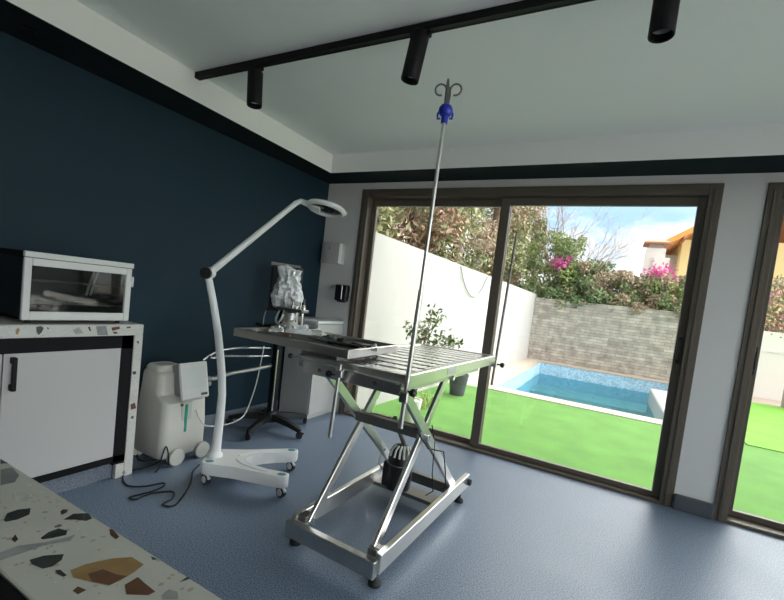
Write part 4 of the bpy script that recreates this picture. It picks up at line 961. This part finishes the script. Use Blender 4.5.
# ------------------------------------------------------------------ light
wd = bpy.data.worlds.new('sky'); scn.world = wd; wd.use_nodes = True; t = wd.node_tree; t.nodes.clear()
tc = N(t, 'ShaderNodeTexCoord'); sp = N(t, 'ShaderNodeSeparateXYZ'); t.links.new(tc.outputs['Generated'], sp.inputs[0])
cr = N(t, 'ShaderNodeValToRGB'); e = cr.color_ramp.elements; e[0].position = 0.0; e[0].color = (.72, .82, .92, 1); e[1].position = .6; e[1].color = (.80, .79, .76, 1)
x_ = e.new(.16); x_.color = (.34, .56, .86, 1); x_ = e.new(.34); x_.color = (.50, .66, .86, 1)
t.links.new(sp.outputs['Z'], cr.inputs[0])
mp = N(t, 'ShaderNodeMapping'); mp.inputs['Scale'].default_value = (1.0, 1.0, 2.6); mp.inputs['Location'].default_value = (.3, .1, .25); t.links.new(tc.outputs['Generated'], mp.inputs[0])
ns_ = N(t, 'ShaderNodeTexNoise', Scale=3.2, Detail=7, Roughness=.55); t.links.new(mp.outputs[0], ns_.inputs['Vector'])
c2 = N(t, 'ShaderNodeValToRGB'); c2.color_ramp.elements[0].position = .40; c2.color_ramp.elements[1].position = .55; t.links.new(ns_.outputs[0], c2.inputs[0])
mx = N(t, 'ShaderNodeMix', data_type='RGBA'); mx.inputs[7].default_value = (1.0, .99, .97, 1); t.links.new(c2.outputs[0], mx.inputs[0]); t.links.new(cr.outputs[0], mx.inputs[6])
# bright sky lobe added out of view, to light the floor indoors
SUN = V((.32, .62, .72)).normalized()  # direction of the added lobe; the sun lamp shines from elsewhere
dt = N(t, 'ShaderNodeVectorMath', operation='DOT_PRODUCT'); dt.inputs[1].default_value = SUN; t.links.new(tc.outputs['Generated'], dt.inputs[0])
mr = N(t, 'ShaderNodeMapRange', interpolation_type='SMOOTHSTEP'); mr.inputs[1].default_value = .78; mr.inputs[2].default_value = 1.0; mr.inputs[3].default_value = 1.0; mr.inputs[4].default_value = 9.0
t.links.new(dt.outputs['Value'], mr.inputs[0])
bg = N(t, 'ShaderNodeBackground'); t.links.new(mx.outputs[2], bg.inputs[0]); d2 = N(t, 'ShaderNodeVectorMath', operation='DOT_PRODUCT'); d2.inputs[1].default_value = V((.93, -.22, .30)).normalized(); t.links.new(tc.outputs['Generated'], d2.inputs[0])  # second unseen sky lobe, added to light the room from the right
m2 = N(t, 'ShaderNodeMapRange', interpolation_type='SMOOTHSTEP'); m2.inputs[1].default_value = .75; m2.inputs[2].default_value = 1.0; m2.inputs[3].default_value = 0.0; m2.inputs[4].default_value = 3.5
t.links.new(d2.outputs['Value'], m2.inputs[0]); ad_ = N(t, 'ShaderNodeMath', operation='ADD'); t.links.new(mr.outputs[0], ad_.inputs[0]); t.links.new(m2.outputs[0], ad_.inputs[1]); t.links.new(ad_.outputs[0], bg.inputs[1])
wo = N(t, 'ShaderNodeOutputWorld'); t.links.new(bg.outputs[0], wo.inputs[0])
sl = bpy.data.lights.new('sun', 'SUN'); sl.energy = .9; sl.angle = RAD(25); sl.color = (1, .95, .88)
so = bpy.data.objects.new('sun', sl); COL.objects.link(so); so.rotation_euler = (-V((.7, -.1, .7))).to_track_quat('-Z', 'Y').to_euler(); so.location = (8, 0, 8)
# sampling portals in the glazed openings
def portal(c, sx, sy, d):
    l = bpy.data.lights.new('portal', 'AREA'); l.shape = 'RECTANGLE'; l.size = sx; l.size_y = sy; l.cycles.is_portal = True
    o = bpy.data.objects.new('portal', l); COL.objects.link(o); o.location = c; o.rotation_euler = V(d).to_track_quat('-Z', 'Z').to_euler()
portal((1.86, .2, 1.12), 2.87, 2.24, (0, -1, 0)); portal((4.41, .2, 1.12), 1.78, 2.24, (0, -1, 0)); portal((X1 + .2, -2.7, 1.12), 4.4, 2.24, (-1, 0, 0))

vs = scn.view_settings; vs.view_transform = 'Standard'; vs.look = 'None'; vs.gamma = 1; vs.use_curve_mapping = False; vs.exposure = 0.72
cy = scn.cycles
cy.use_denoising = True; cy.max_bounces = 10; cy.diffuse_bounces = 6; cy.transparent_max_bounces = 16; cy.sample_clamp_indirect = 6
cy.use_adaptive_sampling = False
